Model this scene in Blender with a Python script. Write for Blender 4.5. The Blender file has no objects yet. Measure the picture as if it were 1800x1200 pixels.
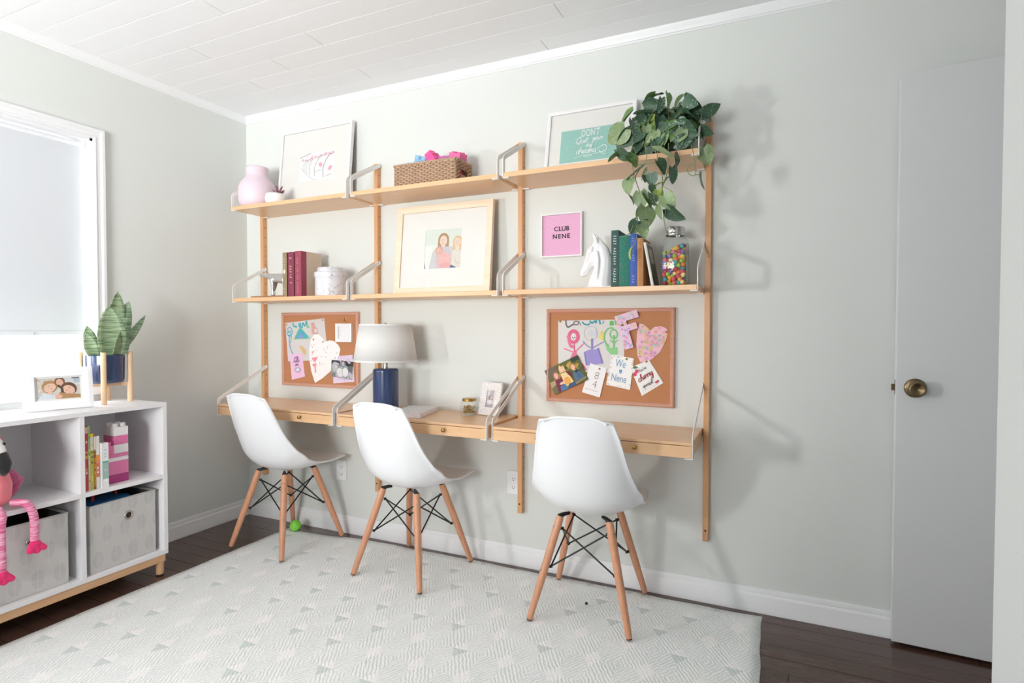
import bpy, bmesh, math, random
from mathutils import Vector, Matrix, Euler
PI = math.pi
random.seed(7)
SC = bpy.context.scene
COL = SC.collection

# ------------------------------------------------------------------ camera
cam_d = bpy.data.cameras.new('camera'); cam_o = bpy.data.objects.new('camera', cam_d); COL.objects.link(cam_o)
cam_d.sensor_width = 36.0; cam_d.lens = 36.0 * 998.9 / 1800.0; cam_d.clip_start = 0.02
_yaw, _pit, _rol = 0.4337, -0.0233, 0.0014
_f = Vector((-math.sin(_yaw) * math.cos(_pit), math.cos(_yaw) * math.cos(_pit), math.sin(_pit)))
_r = Vector((math.cos(_yaw), math.sin(_yaw), 0)); _u = _r.cross(_f)
_r, _u = math.cos(_rol) * _r + math.sin(_rol) * _u, -math.sin(_rol) * _r + math.cos(_rol) * _u
cam_o.matrix_world = Matrix(((_r.x, _u.x, -_f.x, 2.9474), (_r.y, _u.y, -_f.y, -2.4935), (_r.z, _u.z, -_f.z, 1.1477), (0, 0, 0, 1)))
SC.camera = cam_o

# ------------------------------------------------------------------ world, lights, exposure
W = bpy.data.worlds.new('sky'); SC.world = W; W.use_nodes = True
_bg = W.node_tree.nodes['Background']; _bg.inputs[0].default_value = (0.93, 0.96, 1.0, 1); _bg.inputs[1].default_value = 4.6
def area(name, loc, direction, sx, sy, power, color=(1, 1, 1), spread=180):
    l = bpy.data.lights.new(name, 'AREA'); l.shape = 'RECTANGLE'; l.size = sx; l.size_y = sy; l.energy = power; l.color = color
    l.spread = math.radians(spread)
    o = bpy.data.objects.new(name, l); COL.objects.link(o); o.location = loc
    o.rotation_euler = Vector(direction).to_track_quat('-Z', 'Y').to_euler(); return o
area('daylight_open_sash', (-0.26, -3.09, 1.12), (0.42, 1, 0.0), 0.34, 0.36, 40, (1.0, 0.985, 0.96), 120)
area('daylight_window', (-0.40, -1.50, 1.50), (1, 0, 0.0), 1.35, 1.25, 75, (0.97, 0.985, 1.0))
area('added_rear_fill', (1.50, -4.60, 1.15), (-0.40, 1, 0.42), 1.2, 1.1, 82, (1.0, 0.99, 0.98), 100)  # fill light added behind the camera, no known source there
SC.view_settings.view_transform = 'Standard'; SC.view_settings.look = 'None'
SC.view_settings.gamma = 1.0; SC.view_settings.use_curve_mapping = False
SC.view_settings.exposure = -0.06
try:
    SC.cycles.max_bounces = 10; SC.cycles.diffuse_bounces = 6; SC.cycles.transparent_max_bounces = 16
    SC.cycles.caustics_reflective = False; SC.cycles.caustics_refractive = False
    SC.cycles.sample_clamp_indirect = 6.0
    SC.cycles.use_denoising = True
except Exception:
    pass

# ------------------------------------------------------------------ colours and materials
def s2l(c): return c / 12.92 if c <= 0.04045 else ((c + 0.055) / 1.055) ** 2.4
def H(h):
    h = h.lstrip('#'); return tuple(s2l(int(h[i:i + 2], 16) / 255) for i in (0, 2, 4)) + (1.0,)
def new_mat(name):
    m = bpy.data.materials.new(name); m.use_nodes = True
    nt = m.node_tree; return m, nt, nt.nodes['Principled BSDF']
def L(nt, a, b): nt.links.new(a, b)
def N(nt, t, **kw):
    n = nt.nodes.new(t)
    for k, v in kw.items(): setattr(n, k, v)
    return n
def MATH(nt, op, a, b=None, c=None):
    n = N(nt, 'ShaderNodeMath', operation=op)
    for i, v in enumerate((a, b, c)):
        if v is None: continue
        if isinstance(v, (int, float)): n.inputs[i].default_value = v
        else: L(nt, v, n.inputs[i])
    return n.outputs[0]
def MIX(nt, fac, a, b):
    n = N(nt, 'ShaderNodeMix', data_type='RGBA')
    for s, v in ((n.inputs[0], fac), (n.inputs[6], a), (n.inputs[7], b)):
        if isinstance(v, (tuple, list, int, float)): s.default_value = v
        else: L(nt, v, s)
    return n.outputs[2]
def mat(name, col, rough=0.5, metal=0.0, spec=0.5, var=0.0, vscale=20.0, bump=0.0, bscale=200.0, bdist=0.002, coat=0.0, trans=0.0, sheen=0.0):
    m, nt, p = new_mat(name)
    c = H(col) if isinstance(col, str) else col
    p.inputs['Base Color'].default_value = c; p.inputs['Roughness'].default_value = rough
    p.inputs['Metallic'].default_value = metal; p.inputs['Specular IOR Level'].default_value = spec
    if coat: p.inputs['Coat Weight'].default_value = coat; p.inputs['Coat Roughness'].default_value = 0.08
    if sheen: p.inputs['Sheen Weight'].default_value = sheen
    tc = N(nt, 'ShaderNodeTexCoord')
    if var:
        n = N(nt, 'ShaderNodeTexNoise'); n.inputs['Scale'].default_value = vscale; n.inputs['Detail'].default_value = 4
        L(nt, tc.outputs['Object'], n.inputs['Vector'])
        d = tuple(x * (1 - var) for x in c[:3]) + (1,)
        L(nt, MIX(nt, n.outputs[0], d, c), p.inputs['Base Color'])
    if bump:
        n = N(nt, 'ShaderNodeTexNoise'); n.inputs['Scale'].default_value = bscale; n.inputs['Detail'].default_value = 3
        L(nt, tc.outputs['Object'], n.inputs['Vector'])
        b = N(nt, 'ShaderNodeBump'); b.inputs['Strength'].default_value = bump; b.inputs['Distance'].default_value = bdist
        L(nt, n.outputs[0], b.inputs['Height']); L(nt, b.outputs[0], p.inputs['Normal'])
    return m
def wood(name, light, dark, axis='X', rough=0.4, fine=60.0, spec=0.4, mixpow=1.0, coat=0.0):
    m, nt, p = new_mat(name)
    tc = N(nt, 'ShaderNodeTexCoord'); mp = N(nt, 'ShaderNodeMapping')
    sc = [fine, fine, fine]; sc['XYZ'.index(axis)] = fine * 0.05
    mp.inputs['Scale'].default_value = sc; L(nt, tc.outputs['Object'], mp.inputs[0])
    n1 = N(nt, 'ShaderNodeTexNoise'); n1.inputs['Scale'].default_value = 1.0; n1.inputs['Detail'].default_value = 6; n1.inputs['Roughness'].default_value = 0.65
    L(nt, mp.outputs[0], n1.inputs['Vector'])
    oi = N(nt, 'ShaderNodeObjectInfo')
    r = N(nt, 'ShaderNodeMapRange'); r.inputs[1].default_value = 0.32; r.inputs[2].default_value = 0.70
    L(nt, n1.outputs[0], r.inputs[0])
    f = MATH(nt, 'ADD', MATH(nt, 'MULTIPLY', r.outputs[0], 0.85), MATH(nt, 'MULTIPLY', oi.outputs['Random'], 0.15))
    L(nt, MIX(nt, f, H(dark), H(light)), p.inputs['Base Color'])
    p.inputs['Roughness'].default_value = rough; p.inputs['Specular IOR Level'].default_value = spec
    if coat: p.inputs['Coat Weight'].default_value = coat; p.inputs['Coat Roughness'].default_value = 0.15
    b = N(nt, 'ShaderNodeBump'); b.inputs['Strength'].default_value = 0.06; b.inputs['Distance'].default_value = 0.001
    L(nt, n1.outputs[0], b.inputs['Height']); L(nt, b.outputs[0], p.inputs['Normal'])
    return m
def glass_mat(name, tint=(0.97, 0.985, 0.98, 1), refl=0.06):
    m = bpy.data.materials.new(name); m.use_nodes = True; nt = m.node_tree; nt.nodes.clear()
    t = N(nt, 'ShaderNodeBsdfTransparent'); t.inputs[0].default_value = tint
    g = N(nt, 'ShaderNodeBsdfGlossy'); g.inputs['Roughness'].default_value = 0.02
    fr = N(nt, 'ShaderNodeLayerWeight'); fr.inputs[0].default_value = 0.5
    mx = N(nt, 'ShaderNodeMixShader'); o = N(nt, 'ShaderNodeOutputMaterial')
    L(nt, MATH(nt, 'ADD', MATH(nt, 'MULTIPLY', MATH(nt, 'POWER', fr.outputs['Facing'], 5.0), 0.85), refl * 0.6), mx.inputs[0])
    L(nt, t.outputs[0], mx.inputs[1]); L(nt, g.outputs[0], mx.inputs[2]); L(nt, mx.outputs[0], o.inputs[0]); return m
def cloth_trans(name, col, k=0.4, rough=1.0):
    m = bpy.data.materials.new(name); m.use_nodes = True; nt = m.node_tree; nt.nodes.clear()
    d = N(nt, 'ShaderNodeBsdfDiffuse'); t = N(nt, 'ShaderNodeBsdfTranslucent'); d.inputs[0].default_value = H(col); t.inputs[0].default_value = H(col)
    mx = N(nt, 'ShaderNodeMixShader'); mx.inputs[0].default_value = k; o = N(nt, 'ShaderNodeOutputMaterial')
    tc = N(nt, 'ShaderNodeTexCoord'); n = N(nt, 'ShaderNodeTexNoise'); n.inputs['Scale'].default_value = 700; L(nt, tc.outputs['Object'], n.inputs['Vector'])
    b = N(nt, 'ShaderNodeBump'); b.inputs['Strength'].default_value = 0.25; b.inputs['Distance'].default_value = 0.001
    L(nt, n.outputs[0], b.inputs['Height']); L(nt, b.outputs[0], d.inputs['Normal'])
    L(nt, d.outputs[0], mx.inputs[1]); L(nt, t.outputs[0], mx.inputs[2]); L(nt, mx.outputs[0], o.inputs[0]); return m
def print_mat(name, rough=0.55, var=0.06):
    m, nt, p = new_mat(name)
    a = N(nt, 'ShaderNodeAttribute'); a.attribute_name = 'ink'
    tc = N(nt, 'ShaderNodeTexCoord'); n = N(nt, 'ShaderNodeTexNoise'); n.inputs['Scale'].default_value = 120; L(nt, tc.outputs['Object'], n.inputs['Vector'])
    k = MATH(nt, 'ADD', 1 - var, MATH(nt, 'MULTIPLY', n.outputs[0], 2 * var))
    h = N(nt, 'ShaderNodeHueSaturation'); L(nt, a.outputs['Color'], h.inputs['Color']); L(nt, k, h.inputs['Value'])
    L(nt, h.outputs[0], p.inputs['Base Color']); p.inputs['Roughness'].default_value = rough; p.inputs['Specular IOR Level'].default_value = 0.3
    return m

M = {}
M['wall'] = mat('wall_paint', '#dfe1de', 0.75, spec=0.25, var=0.02, vscale=3, bump=0.12, bscale=260, bdist=0.0006)
M['wall_white'] = mat('wall_paint_white', '#d6d8d7', 0.7, spec=0.25, bump=0.1, bscale=260, bdist=0.0006)
M['trim'] = mat('trim_paint', '#efeff1', 0.38, spec=0.4, var=0.02, vscale=5)
M['ceil'] = mat('ceiling_paint', '#f3f3f5', 0.6, spec=0.3, var=0.02, vscale=4)
M['door'] = mat('door_paint', '#dcdcde', 0.4, spec=0.4, var=0.02, vscale=4)
M['bamboo'] = wood('bamboo_board', '#eac39b', '#dcae82', 'X', 0.33, 70, coat=0.1)
M['bamboo_z'] = wood('bamboo_upright', '#e0b084', '#cf9a6c', 'Z', 0.4, 70)
M['beech'] = wood('beech_leg', '#dba282', '#cb8d6b', 'Z', 0.38, 80)
M['pine'] = wood('pine_stand', '#ecd0ae', '#deba94', 'Z', 0.5, 60)
M['pine_y'] = wood('pine_rail', '#dfb48c', '#d3a379', 'Y', 0.45, 50)
M['floor_base'] = mat('floor_gap', '#120c0a', 0.6)
M['plank'] = wood('dark_floor_plank', '#5c3f35', '#38251f', 'X', 0.22, 45, spec=0.5, coat=0.25)
M['steel'] = mat('powder_coated_steel', '#f0efee', 0.4, spec=0.4)
M['white_plastic'] = mat('white_plastic', '#f1f1f4', 0.32, spec=0.45)
M['white_lacquer'] = mat('white_lacquer', '#eceaec', 0.4, spec=0.4, var=0.015, vscale=6)
M['black_metal'] = mat('black_metal', '#1d1d1f', 0.4, metal=0.3)
M['dark'] = mat('dark_hole', '#3a2416', 0.8)
M['brass'] = mat('brass', '#b99552', 0.3, metal=1.0)
M['old_brass'] = mat('aged_brass', '#8d7a5c', 0.3, metal=1.0, var=0.3, vscale=60)
M['nickel'] = mat('brushed_nickel', '#b9b6b0', 0.3, metal=1.0)
M['glass'] = glass_mat('clear_glass')
M['frame_glass'] = glass_mat('picture_glass', (0.985, 0.985, 0.985, 1), 0.06)
M['shade_cloth'] = cloth_trans('roller_shade_cloth', '#dcdee2', 0.07)
M['lamp_cloth'] = cloth_trans('lamp_shade_linen', '#f9f8f7', 0.42)
M['print'] = print_mat('printed_paper')
M['photo'] = print_mat('photo_paper', 0.3, 0.14)
M['paper'] = mat('paper', '#f4f2ee', 0.8, var=0.03, vscale=40)
M['page'] = mat('book_pages', '#e8dcc4', 0.85, var=0.1, vscale=300)

# ------------------------------------------------------------------ mesh helpers
class MB:
    def __init__(s): s.bm = bmesh.new()
    def _tail(s, n): return list(s.bm.verts)[n:]
    def _fin(s, vs, mtx):
        if mtx is not None: bmesh.ops.transform(s.bm, matrix=mtx, verts=vs)
        return s
    def box(s, lo, hi, mtx=None):
        lo = Vector(lo); hi = Vector(hi); c = (lo + hi) / 2; d = hi - lo
        r = bmesh.ops.create_cube(s.bm, size=1.0, matrix=Matrix.Translation(c) @ Matrix.Diagonal((abs(d.x), abs(d.y), abs(d.z), 1)))
        return s._fin(r['verts'], mtx)
    def cyl(s, a, b, r1, r2=None, n=16, caps=True):
        a = Vector(a); b = Vector(b); r2 = r1 if r2 is None else r2; d = b - a
        m = Matrix.Translation((a + b) / 2) @ d.to_track_quat('Z', 'Y').to_matrix().to_4x4()
        bmesh.ops.create_cone(s.bm, cap_ends=caps, cap_tris=False, segments=n, radius1=max(r1, 1e-5), radius2=max(r2, 1e-5), depth=d.length, matrix=m); return s
    def sph(s, c, r, n=16, m=10, mtx=None):
        r = (r, r, r) if isinstance(r, (int, float)) else r
        c = Vector(c); new = s.bm.verts.new; R3 = mtx.to_3x3() if mtx is not None else None
        def P(x, y, z):
            v = Vector((x * r[0], y * r[1], z * r[2])); return new(c + (R3 @ v if R3 is not None else v))
        top, bot = P(0, 0, 1), P(0, 0, -1); rows = []
        for j in range(1, m):
            th = PI * j / m; q = math.sin(th); z = math.cos(th)
            rows.append([P(q * math.cos(2 * PI * k / n), q * math.sin(2 * PI * k / n), z) for k in range(n)])
        F = s.bm.faces.new
        for k in range(n):
            k2 = (k + 1) % n; F((top, rows[0][k], rows[0][k2])); F((bot, rows[-1][k2], rows[-1][k]))
            for j in range(m - 2): F((rows[j][k], rows[j + 1][k], rows[j + 1][k2], rows[j][k2]))
        return s
    def tube(s, pts, r, n=8, cap=True):
        pts = [Vector(p) for p in pts]; rr = r if isinstance(r, (list, tuple)) else [r] * len(pts)
        rings = []; ref = None
        for i, p in enumerate(pts):
            t = (pts[min(i + 1, len(pts) - 1)] - pts[max(i - 1, 0)])
            t = t.normalized() if t.length > 1e-9 else Vector((0, 0, 1))
            if ref is None:
                ref = t.orthogonal().normalized()
            ref = (ref - t * ref.dot(t)); ref = ref.normalized() if ref.length > 1e-6 else t.orthogonal().normalized()
            bi = t.cross(ref)
            rings.append([s.bm.verts.new(p + (ref * math.cos(2 * PI * k / n) + bi * math.sin(2 * PI * k / n)) * rr[i]) for k in range(n)])
        for i in range(len(rings) - 1):
            for k in range(n):
                s.bm.faces.new((rings[i][k], rings[i][(k + 1) % n], rings[i + 1][(k + 1) % n], rings[i + 1][k]))
        if cap: s.bm.faces.new(rings[0][::-1]); s.bm.faces.new(rings[-1])
        return s
    def lathe(s, prof, n=32, c=(0, 0, 0), cap0=False, cap1=False):
        c = Vector(c); rings = [[s.bm.verts.new(c + Vector((r * math.cos(2 * PI * k / n), r * math.sin(2 * PI * k / n), z))) for k in range(n)] for r, z in prof]
        for i in range(len(rings) - 1):
            for k in range(n):
                s.bm.faces.new((rings[i][k], rings[i][(k + 1) % n], rings[i + 1][(k + 1) % n], rings[i + 1][k]))
        if cap0: s.bm.faces.new(rings[0][::-1])
        if cap1: s.bm.faces.new(rings[-1])
        return s
    def prism(s, pts, a, b, axis='x'):
        """closed outline extruded along an axis from a to b; pts are the two other coordinates in order"""
        def mk(p, t):
            return {'x': (t, p[0], p[1]), 'y': (p[0], t, p[1]), 'z': (p[0], p[1], t)}[axis]
        A = [s.bm.verts.new(mk(p, a)) for p in pts]; B = [s.bm.verts.new(mk(p, b)) for p in pts]; n = len(pts)
        s.bm.faces.new(A[::-1]); s.bm.faces.new(B)
        for i in range(n): s.bm.faces.new((A[i], A[(i + 1) % n], B[(i + 1) % n], B[i]))
        return s
    def grid(s, f, nu, nv):
        v = [[s.bm.verts.new(f(i / nu, j / nv)) for j in range(nv + 1)] for i in range(nu + 1)]
        for i in range(nu):
            for j in range(nv): s.bm.faces.new((v[i][j], v[i + 1][j], v[i + 1][j + 1], v[i][j + 1]))
        return s
    def mesh(s, name, smooth=None):
        bmesh.ops.recalc_face_normals(s.bm, faces=s.bm.faces)
        me = bpy.data.meshes.new(name); s.bm.to_mesh(me); s.bm.free()
        if smooth: me.shade_smooth()
        return me
def link(o, parent=None):
    COL.objects.link(o)
    if parent is not None: o.parent = parent
    return o
def obj(name, mb, m, parent=None, smooth=False, bevel=0.0, loc=None, rot=None, seg=2, subsurf=0, solid=0.0, auto=None):
    me = mb.mesh(name, smooth) if isinstance(mb, MB) else mb
    if m is not None and not me.materials: me.materials.append(m)
    o = link(bpy.data.objects.new(name, me), parent)
    if loc is not None: o.location = loc
    if rot is not None: o.rotation_euler = rot
    if solid:
        d = o.modifiers.new('solid', 'SOLIDIFY'); d.thickness = solid; d.offset = 0
    if bevel:
        b = o.modifiers.new('bevel', 'BEVEL'); b.width = bevel; b.segments = seg; b.limit_method = 'ANGLE'; b.angle_limit = math.radians(40)
    if subsurf:
        d = o.modifiers.new('sub', 'SUBSURF'); d.levels = subsurf; d.render_levels = subsurf
    if auto is not None: smooth_by_angle(me, auto)
    return o
def smooth_by_angle(me, deg):
    me.shade_smooth()
    bm = bmesh.new(); bm.from_mesh(me)
    for e in bm.edges:
        if len(e.link_faces) == 2 and e.calc_face_angle(0) > math.radians(deg): e.smooth = False
    bm.to_mesh(me); bm.free()
def tag(o, label=None, cat=None, group=None, kind=None):
    if label: o['label'] = label
    if cat: o['category'] = cat
    if group: o['group'] = group
    if kind: o['kind'] = kind
    return o
def thing(name, label, cat, loc=(0, 0, 0), rotz=0.0, group=None):
    o = link(bpy.data.objects.new(name, None)); o.empty_display_size = 0.05
    o.location = loc; o.rotation_euler = (0, 0, rotz); return tag(o, label, cat, group)
def kids(o): return [c for c in COL.objects if c.parent == o]
def dup(root, loc, rotz=0.0, label=None):
    def cp(o, par):
        c = o.copy(); COL.objects.link(c)
        if par is not None: c.parent = par
        for k in kids(o):
            cp(k, c)
        return c
    r = cp(root, None); r.location = loc; r.rotation_euler = (0, 0, rotz)
    if label: r['label'] = label
    return r
def baked(o):
    """apply the modifiers of a temporary object and return the plain mesh"""
    dg = bpy.context.evaluated_depsgraph_get(); dg.update()
    me = bpy.data.meshes.new_from_object(o.evaluated_get(dg)); me.name = o.name; return me
def blob(name, mb, voxel=0.004, smooth=6, sub=0):
    """fuse overlapping shapes into one continuous skin"""
    me = mb.mesh(name); o = link(bpy.data.objects.new(name, me))
    r = o.modifiers.new('r', 'REMESH'); r.mode = 'VOXEL'; r.voxel_size = voxel; r.use_smooth_shade = True
    if smooth:
        q = o.modifiers.new('s', 'SMOOTH'); q.iterations = smooth; q.factor = 0.5
    out = baked(o); bpy.data.objects.remove(o); bpy.data.meshes.remove(me)
    out.shade_smooth(); return out
def chain(mb, pts, n=14):
    """tapered limb: pts = (x,y,z,r) or (x,y,z,r,flat) joined by hulls of ellipsoids"""
    P = [(Vector(p[:3]), p[3], p[4] if len(p) > 4 else 1.0) for p in pts]
    for (a, ra, fa), (b, rb, fb) in zip(P, P[1:]):
        k = max(2, int((b - a).length / (min(ra, rb) * 0.45)) + 1)
        for i in range(k + 1):
            t = i / k; r = ra + (rb - ra) * t; f = fa + (fb - fa) * t
            mb.sph(a.lerp(b, t), (r, r * f, r), n, 8)
    return mb

# ---- flat prints: coloured polygons lying on a plane (x right, z up, facing -y), inked through a colour attribute
class Ink:
    def __init__(s): s.polys = []
    def poly(s, pts, col): s.polys.append(([tuple(p) for p in pts], H(col))); return s
    def rect(s, x0, z0, x1, z1, col): return s.poly([(x0, z0), (x1, z0), (x1, z1), (x0, z1)], col)
    def ell(s, cx, cz, rx, rz, col, rot=0.0, n=18):
        c, q = math.cos(rot), math.sin(rot)
        return s.poly([(cx + rx * math.cos(2 * PI * k / n) * c - rz * math.sin(2 * PI * k / n) * q, cz + rx * math.cos(2 * PI * k / n) * q + rz * math.sin(2 * PI * k / n) * c) for k in range(n)], col)
    def line(s, pts, w, col, smooth=True):
        pts = [Vector((p[0], p[1])) for p in pts]
        if smooth and len(pts) > 2: pts = catmull(pts)
        for a, b in zip(pts, pts[1:]):
            d = b - a
            if d.length < 1e-7: continue
            d.normalize(); nrm = Vector((-d.y, d.x)) * (w / 2); e = d * (w * 0.25)
            s.polys.append(([tuple(a - e + nrm), tuple(a - e - nrm), tuple(b + e - nrm), tuple(b + e + nrm)], H(col)))
        return s
    def ring(s, cx, cz, rx, rz, w, col, a0=0.0, a1=2 * PI):
        return s.line([(cx + rx * math.cos(a0 + (a1 - a0) * k / 20), cz + rz * math.sin(a0 + (a1 - a0) * k / 20)) for k in range(21)], w, col, False)
    def text(s, txt, x, z, size, col, rot=0.0, align='CENTER', sx=1.0, shear=0.0, bold=0.0, spacing=1.0):
        cu = bpy.data.curves.new('t', 'FONT'); cu.body = txt; cu.size = size; cu.align_x = align; cu.align_y = 'CENTER'; cu.shear = shear; cu.offset = bold; cu.space_character = spacing; cu.resolution_u = 3
        o = link(bpy.data.objects.new('t', cu)); me = baked(o)
        c, q = math.cos(rot), math.sin(rot)
        for f in me.polygons:
            s.polys.append(([(x + me.vertices[i].co.x * sx * c - me.vertices[i].co.y * q, z + me.vertices[i].co.x * sx * q + me.vertices[i].co.y * c) for i in f.vertices], H(col)))
        bpy.data.objects.remove(o); bpy.data.curves.remove(cu); bpy.data.meshes.remove(me); return s
    def script(s, txt, x, z, h, w, col, rot=0.0, slant=0.25, sx=1.0, sp=1.0):
        """single-stroke handwriting, h = x-height, centred on x,z"""
        adv = 0.0; strokes = []
        for ch in txt:
            if ch == ' ': adv += 0.7; continue
            g, a = SCRIPT[ch]
            for st in g: strokes.append([((p[0] + adv + p[1] * slant) * h * sx, p[1] * h) for p in st])
            adv += a * sp
        wd = adv * h * sx; c, q = math.cos(rot), math.sin(rot)
        for st in strokes:
            s.line([(x + (p[0] - wd / 2) * c - (p[1] - h / 2) * q, z + (p[0] - wd / 2) * q + (p[1] - h / 2) * c) for p in st], w, col)
        return s
    def xf(s, f): s.polys = [([f(p) for p in pts], c) for pts, c in s.polys]; return s
    def mesh(s, name, step=0.00006):
        """later polygons lie a hair further out than earlier ones"""
        verts, faces, cols = [], [], []
        for k, (pts, c) in enumerate(s.polys):
            b = len(verts); y = -step * min(k, 12) - 0.000004 * k
            ar = sum(pts[i][0] * pts[(i + 1) % len(pts)][1] - pts[(i + 1) % len(pts)][0] * pts[i][1] for i in range(len(pts)))
            if ar < 0: pts = pts[::-1]
            verts += [(p[0], y, p[1]) for p in pts]; faces.append(list(range(b, b + len(pts)))); cols += [c] * len(pts)
        me = bpy.data.meshes.new(name); me.from_pydata(verts, [], faces)
        at = me.color_attributes.new('ink', 'FLOAT_COLOR', 'CORNER')
        me.update()
        k = 0
        for f in me.polygons:
            for li in f.loop_indices: at.data[li].color = cols[me.loops[li].vertex_index]
        return me
def catmull(p, k=5):
    out = []
    q = [p[0] * 2 - p[1]] + list(p) + [p[-1] * 2 - p[-2]]
    for i in range(1, len(q) - 2):
        for j in range(k):
            t = j / k
            out.append(0.5 * ((2 * q[i]) + (q[i + 1] - q[i - 1]) * t + (2 * q[i - 1] - 5 * q[i] + 4 * q[i + 1] - q[i + 2]) * t * t + (3 * q[i] - q[i - 1] - 3 * q[i + 1] + q[i + 2]) * t ** 3))
    out.append(p[-1]); return out
SCRIPT = {
 'a': ([[(.85, .8), (.5, 1), (.12, .6), (.2, .1), (.6, .1), (.88, .95), (.85, .2), (1.15, .15)]], 1.05),
 'c': ([[(.8, .8), (.45, 1), (.1, .55), (.3, .05), (.75, .15), (1.0, .4)]], .95),
 'd': ([[(.85, .8), (.5, 1), (.12, .6), (.2, .1), (.6, .1), (.9, 1.1), (.95, 2.1), (.85, .2), (1.15, .15)]], 1.1),
 'e': ([[(0, .3), (.5, .5), (.68, .9), (.4, 1), (.15, .5), (.35, .05), (.9, .35)]], .88),
 'h': ([[(0, .2), (.45, 1.6), (.35, 2.1), (.18, 1.5), (.12, 0)], [(.12, .4), (.45, .95), (.7, .8), (.7, .1), (1.0, .25)]], .98),
 'i': ([[(0, .4), (.25, 1), (.25, .15), (.55, .25)], [(.3, 1.45), (.38, 1.55)]], .55),
 'l': ([[(0, .3), (.45, 1.6), (.35, 2.1), (.15, 1.5), (.22, .1), (.55, .25)]], .55),
 'm': ([[(0, .7), (.15, 1), (.15, 0)], [(.15, .5), (.42, 1), (.6, .8), (.6, 0)], [(.6, .5), (.88, 1), (1.08, .8), (1.08, .1), (1.35, .25)]], 1.3),
 'n': ([[(0, .7), (.15, 1), (.15, 0)], [(.15, .5), (.45, 1), (.68, .8), (.68, .1), (.95, .25)]], .92),
 'o': ([[(.5, 1), (.12, .7), (.15, .15), (.5, 0), (.8, .35), (.75, .85), (.5, 1), (.7, .85), (1.0, .9)]], .95),
 'p': ([[(0, .6), (.2, 1), (.12, -1)], [(.15, .5), (.5, 1), (.85, .7), (.7, .1), (.2, .15)]], .95),
 'r': ([[(0, .5), (.2, 1.1), (.3, .85), (.65, .92), (.58, .15), (.88, .25)]], .82),
 's': ([[(0, .2), (.45, 1.05), (.4, .7), (.62, .3), (.4, 0), (.1, .15)], [(.4, 0), (.85, .3)]], .75),
 't': ([[(0, .4), (.35, 1.7), (.28, .2), (.6, .2)], [(.02, 1.15), (.65, 1.2)]], .6),
 'u': ([[(0, .8), (.15, 1), (.12, .25), (.45, .05), (.72, .4), (.8, 1), (.76, .15), (1.05, .25)]], 1.0),
 'y': ([[(0, .8), (.15, 1), (.12, .3), (.45, .1), (.78, 1), (.75, -.5), (.42, -1), (.15, -.65), (.95, .3)]], .95),
 'Q': ([[(1.3, 1.6), (.75, 2.1), (.1, 1.4), (.2, .2), (.8, 0), (1.3, .8), (1.1, 1.7), (.7, 1.9)], [(.3, .4), (.7, .35), (1.2, -.3), (1.6, .1)]], 1.5),
 'Y': ([[(0, 1.9), (.3, 1.2), (.6, 1.2), (1.0, 2)], [(1.0, 2), (.7, .8), (.3, 0)]], 1.0),
 "'": ([[(.1, 2.0), (.05, 1.6)]], .3),
 '!': ([[(.2, 2.0), (.15, .6)], [(.12, .1), (.16, 0)]], .4),
}
def heart(cx, cz, w, h, rot=0.0, n=30):
    out = []
    for k in range(n):
        t = 2 * PI * k / n
        x = 16 * math.sin(t) ** 3 / 32; z = (13 * math.cos(t) - 5 * math.cos(2 * t) - 2 * math.cos(3 * t) - math.cos(4 * t)) / 30
        x, z = x * w, z * h
        out.append((cx + x * math.cos(rot) - z * math.sin(rot), cz + x * math.sin(rot) + z * math.cos(rot)))
    return out

# ==================================================================== ROOM
HC = 2.427          # ceiling height
WY0, WY1, WZ0, WZ1 = -2.16, -0.866, 0.875, 2.043      # window opening in the left wall
WY2, WY3 = -3.40, -2.78                                  # a second, narrow window further along the same wall
def struct(name, mb, m, parent=None, **k):
    o = obj(name, mb, m, parent, **k)
    if parent is None: o['kind'] = 'structure'
    return o
fl = struct('floor', MB().box((-0.15, -4.4, -0.06), (4.3, 0.15, -0.008)), M['floor_base'])
# dark boards, each a piece of the floor
pm = {}
def plank_mesh(ln):
    if ln not in pm:
        mb = MB().box((0, -0.0405, -0.008), (ln, 0.0405, 0.0)); me = mb.mesh('plank'); me.materials.append(M['plank']); pm[ln] = me
    return pm[ln]
rnd = random.Random(3)
for r in range(33):
    y = -0.042 - 0.083 * r; x = -rnd.choice((0.0, 0.3, 0.6, 0.9))
    while x < 4.15:
        ln = rnd.choice((0.9, 1.2, 1.5))
        x0 = max(x, 0.0); l2 = round(min(x + ln, 4.15) - x0, 2)
        if l2 > 0.05:
            o = link(bpy.data.objects.new('plank', plank_mesh(l2 - 0.002 if l2 > 0.1 else l2)), fl); o.location = (x0, y, rnd.uniform(-0.0004, 0.0004))
        x += ln
flr = obj('floor_boards_behind_camera', MB().box((0, -4.3, -0.008), (4.15, -2.785, -0.0005)), M['plank'], fl); flr.name = 'floor_boards'

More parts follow.
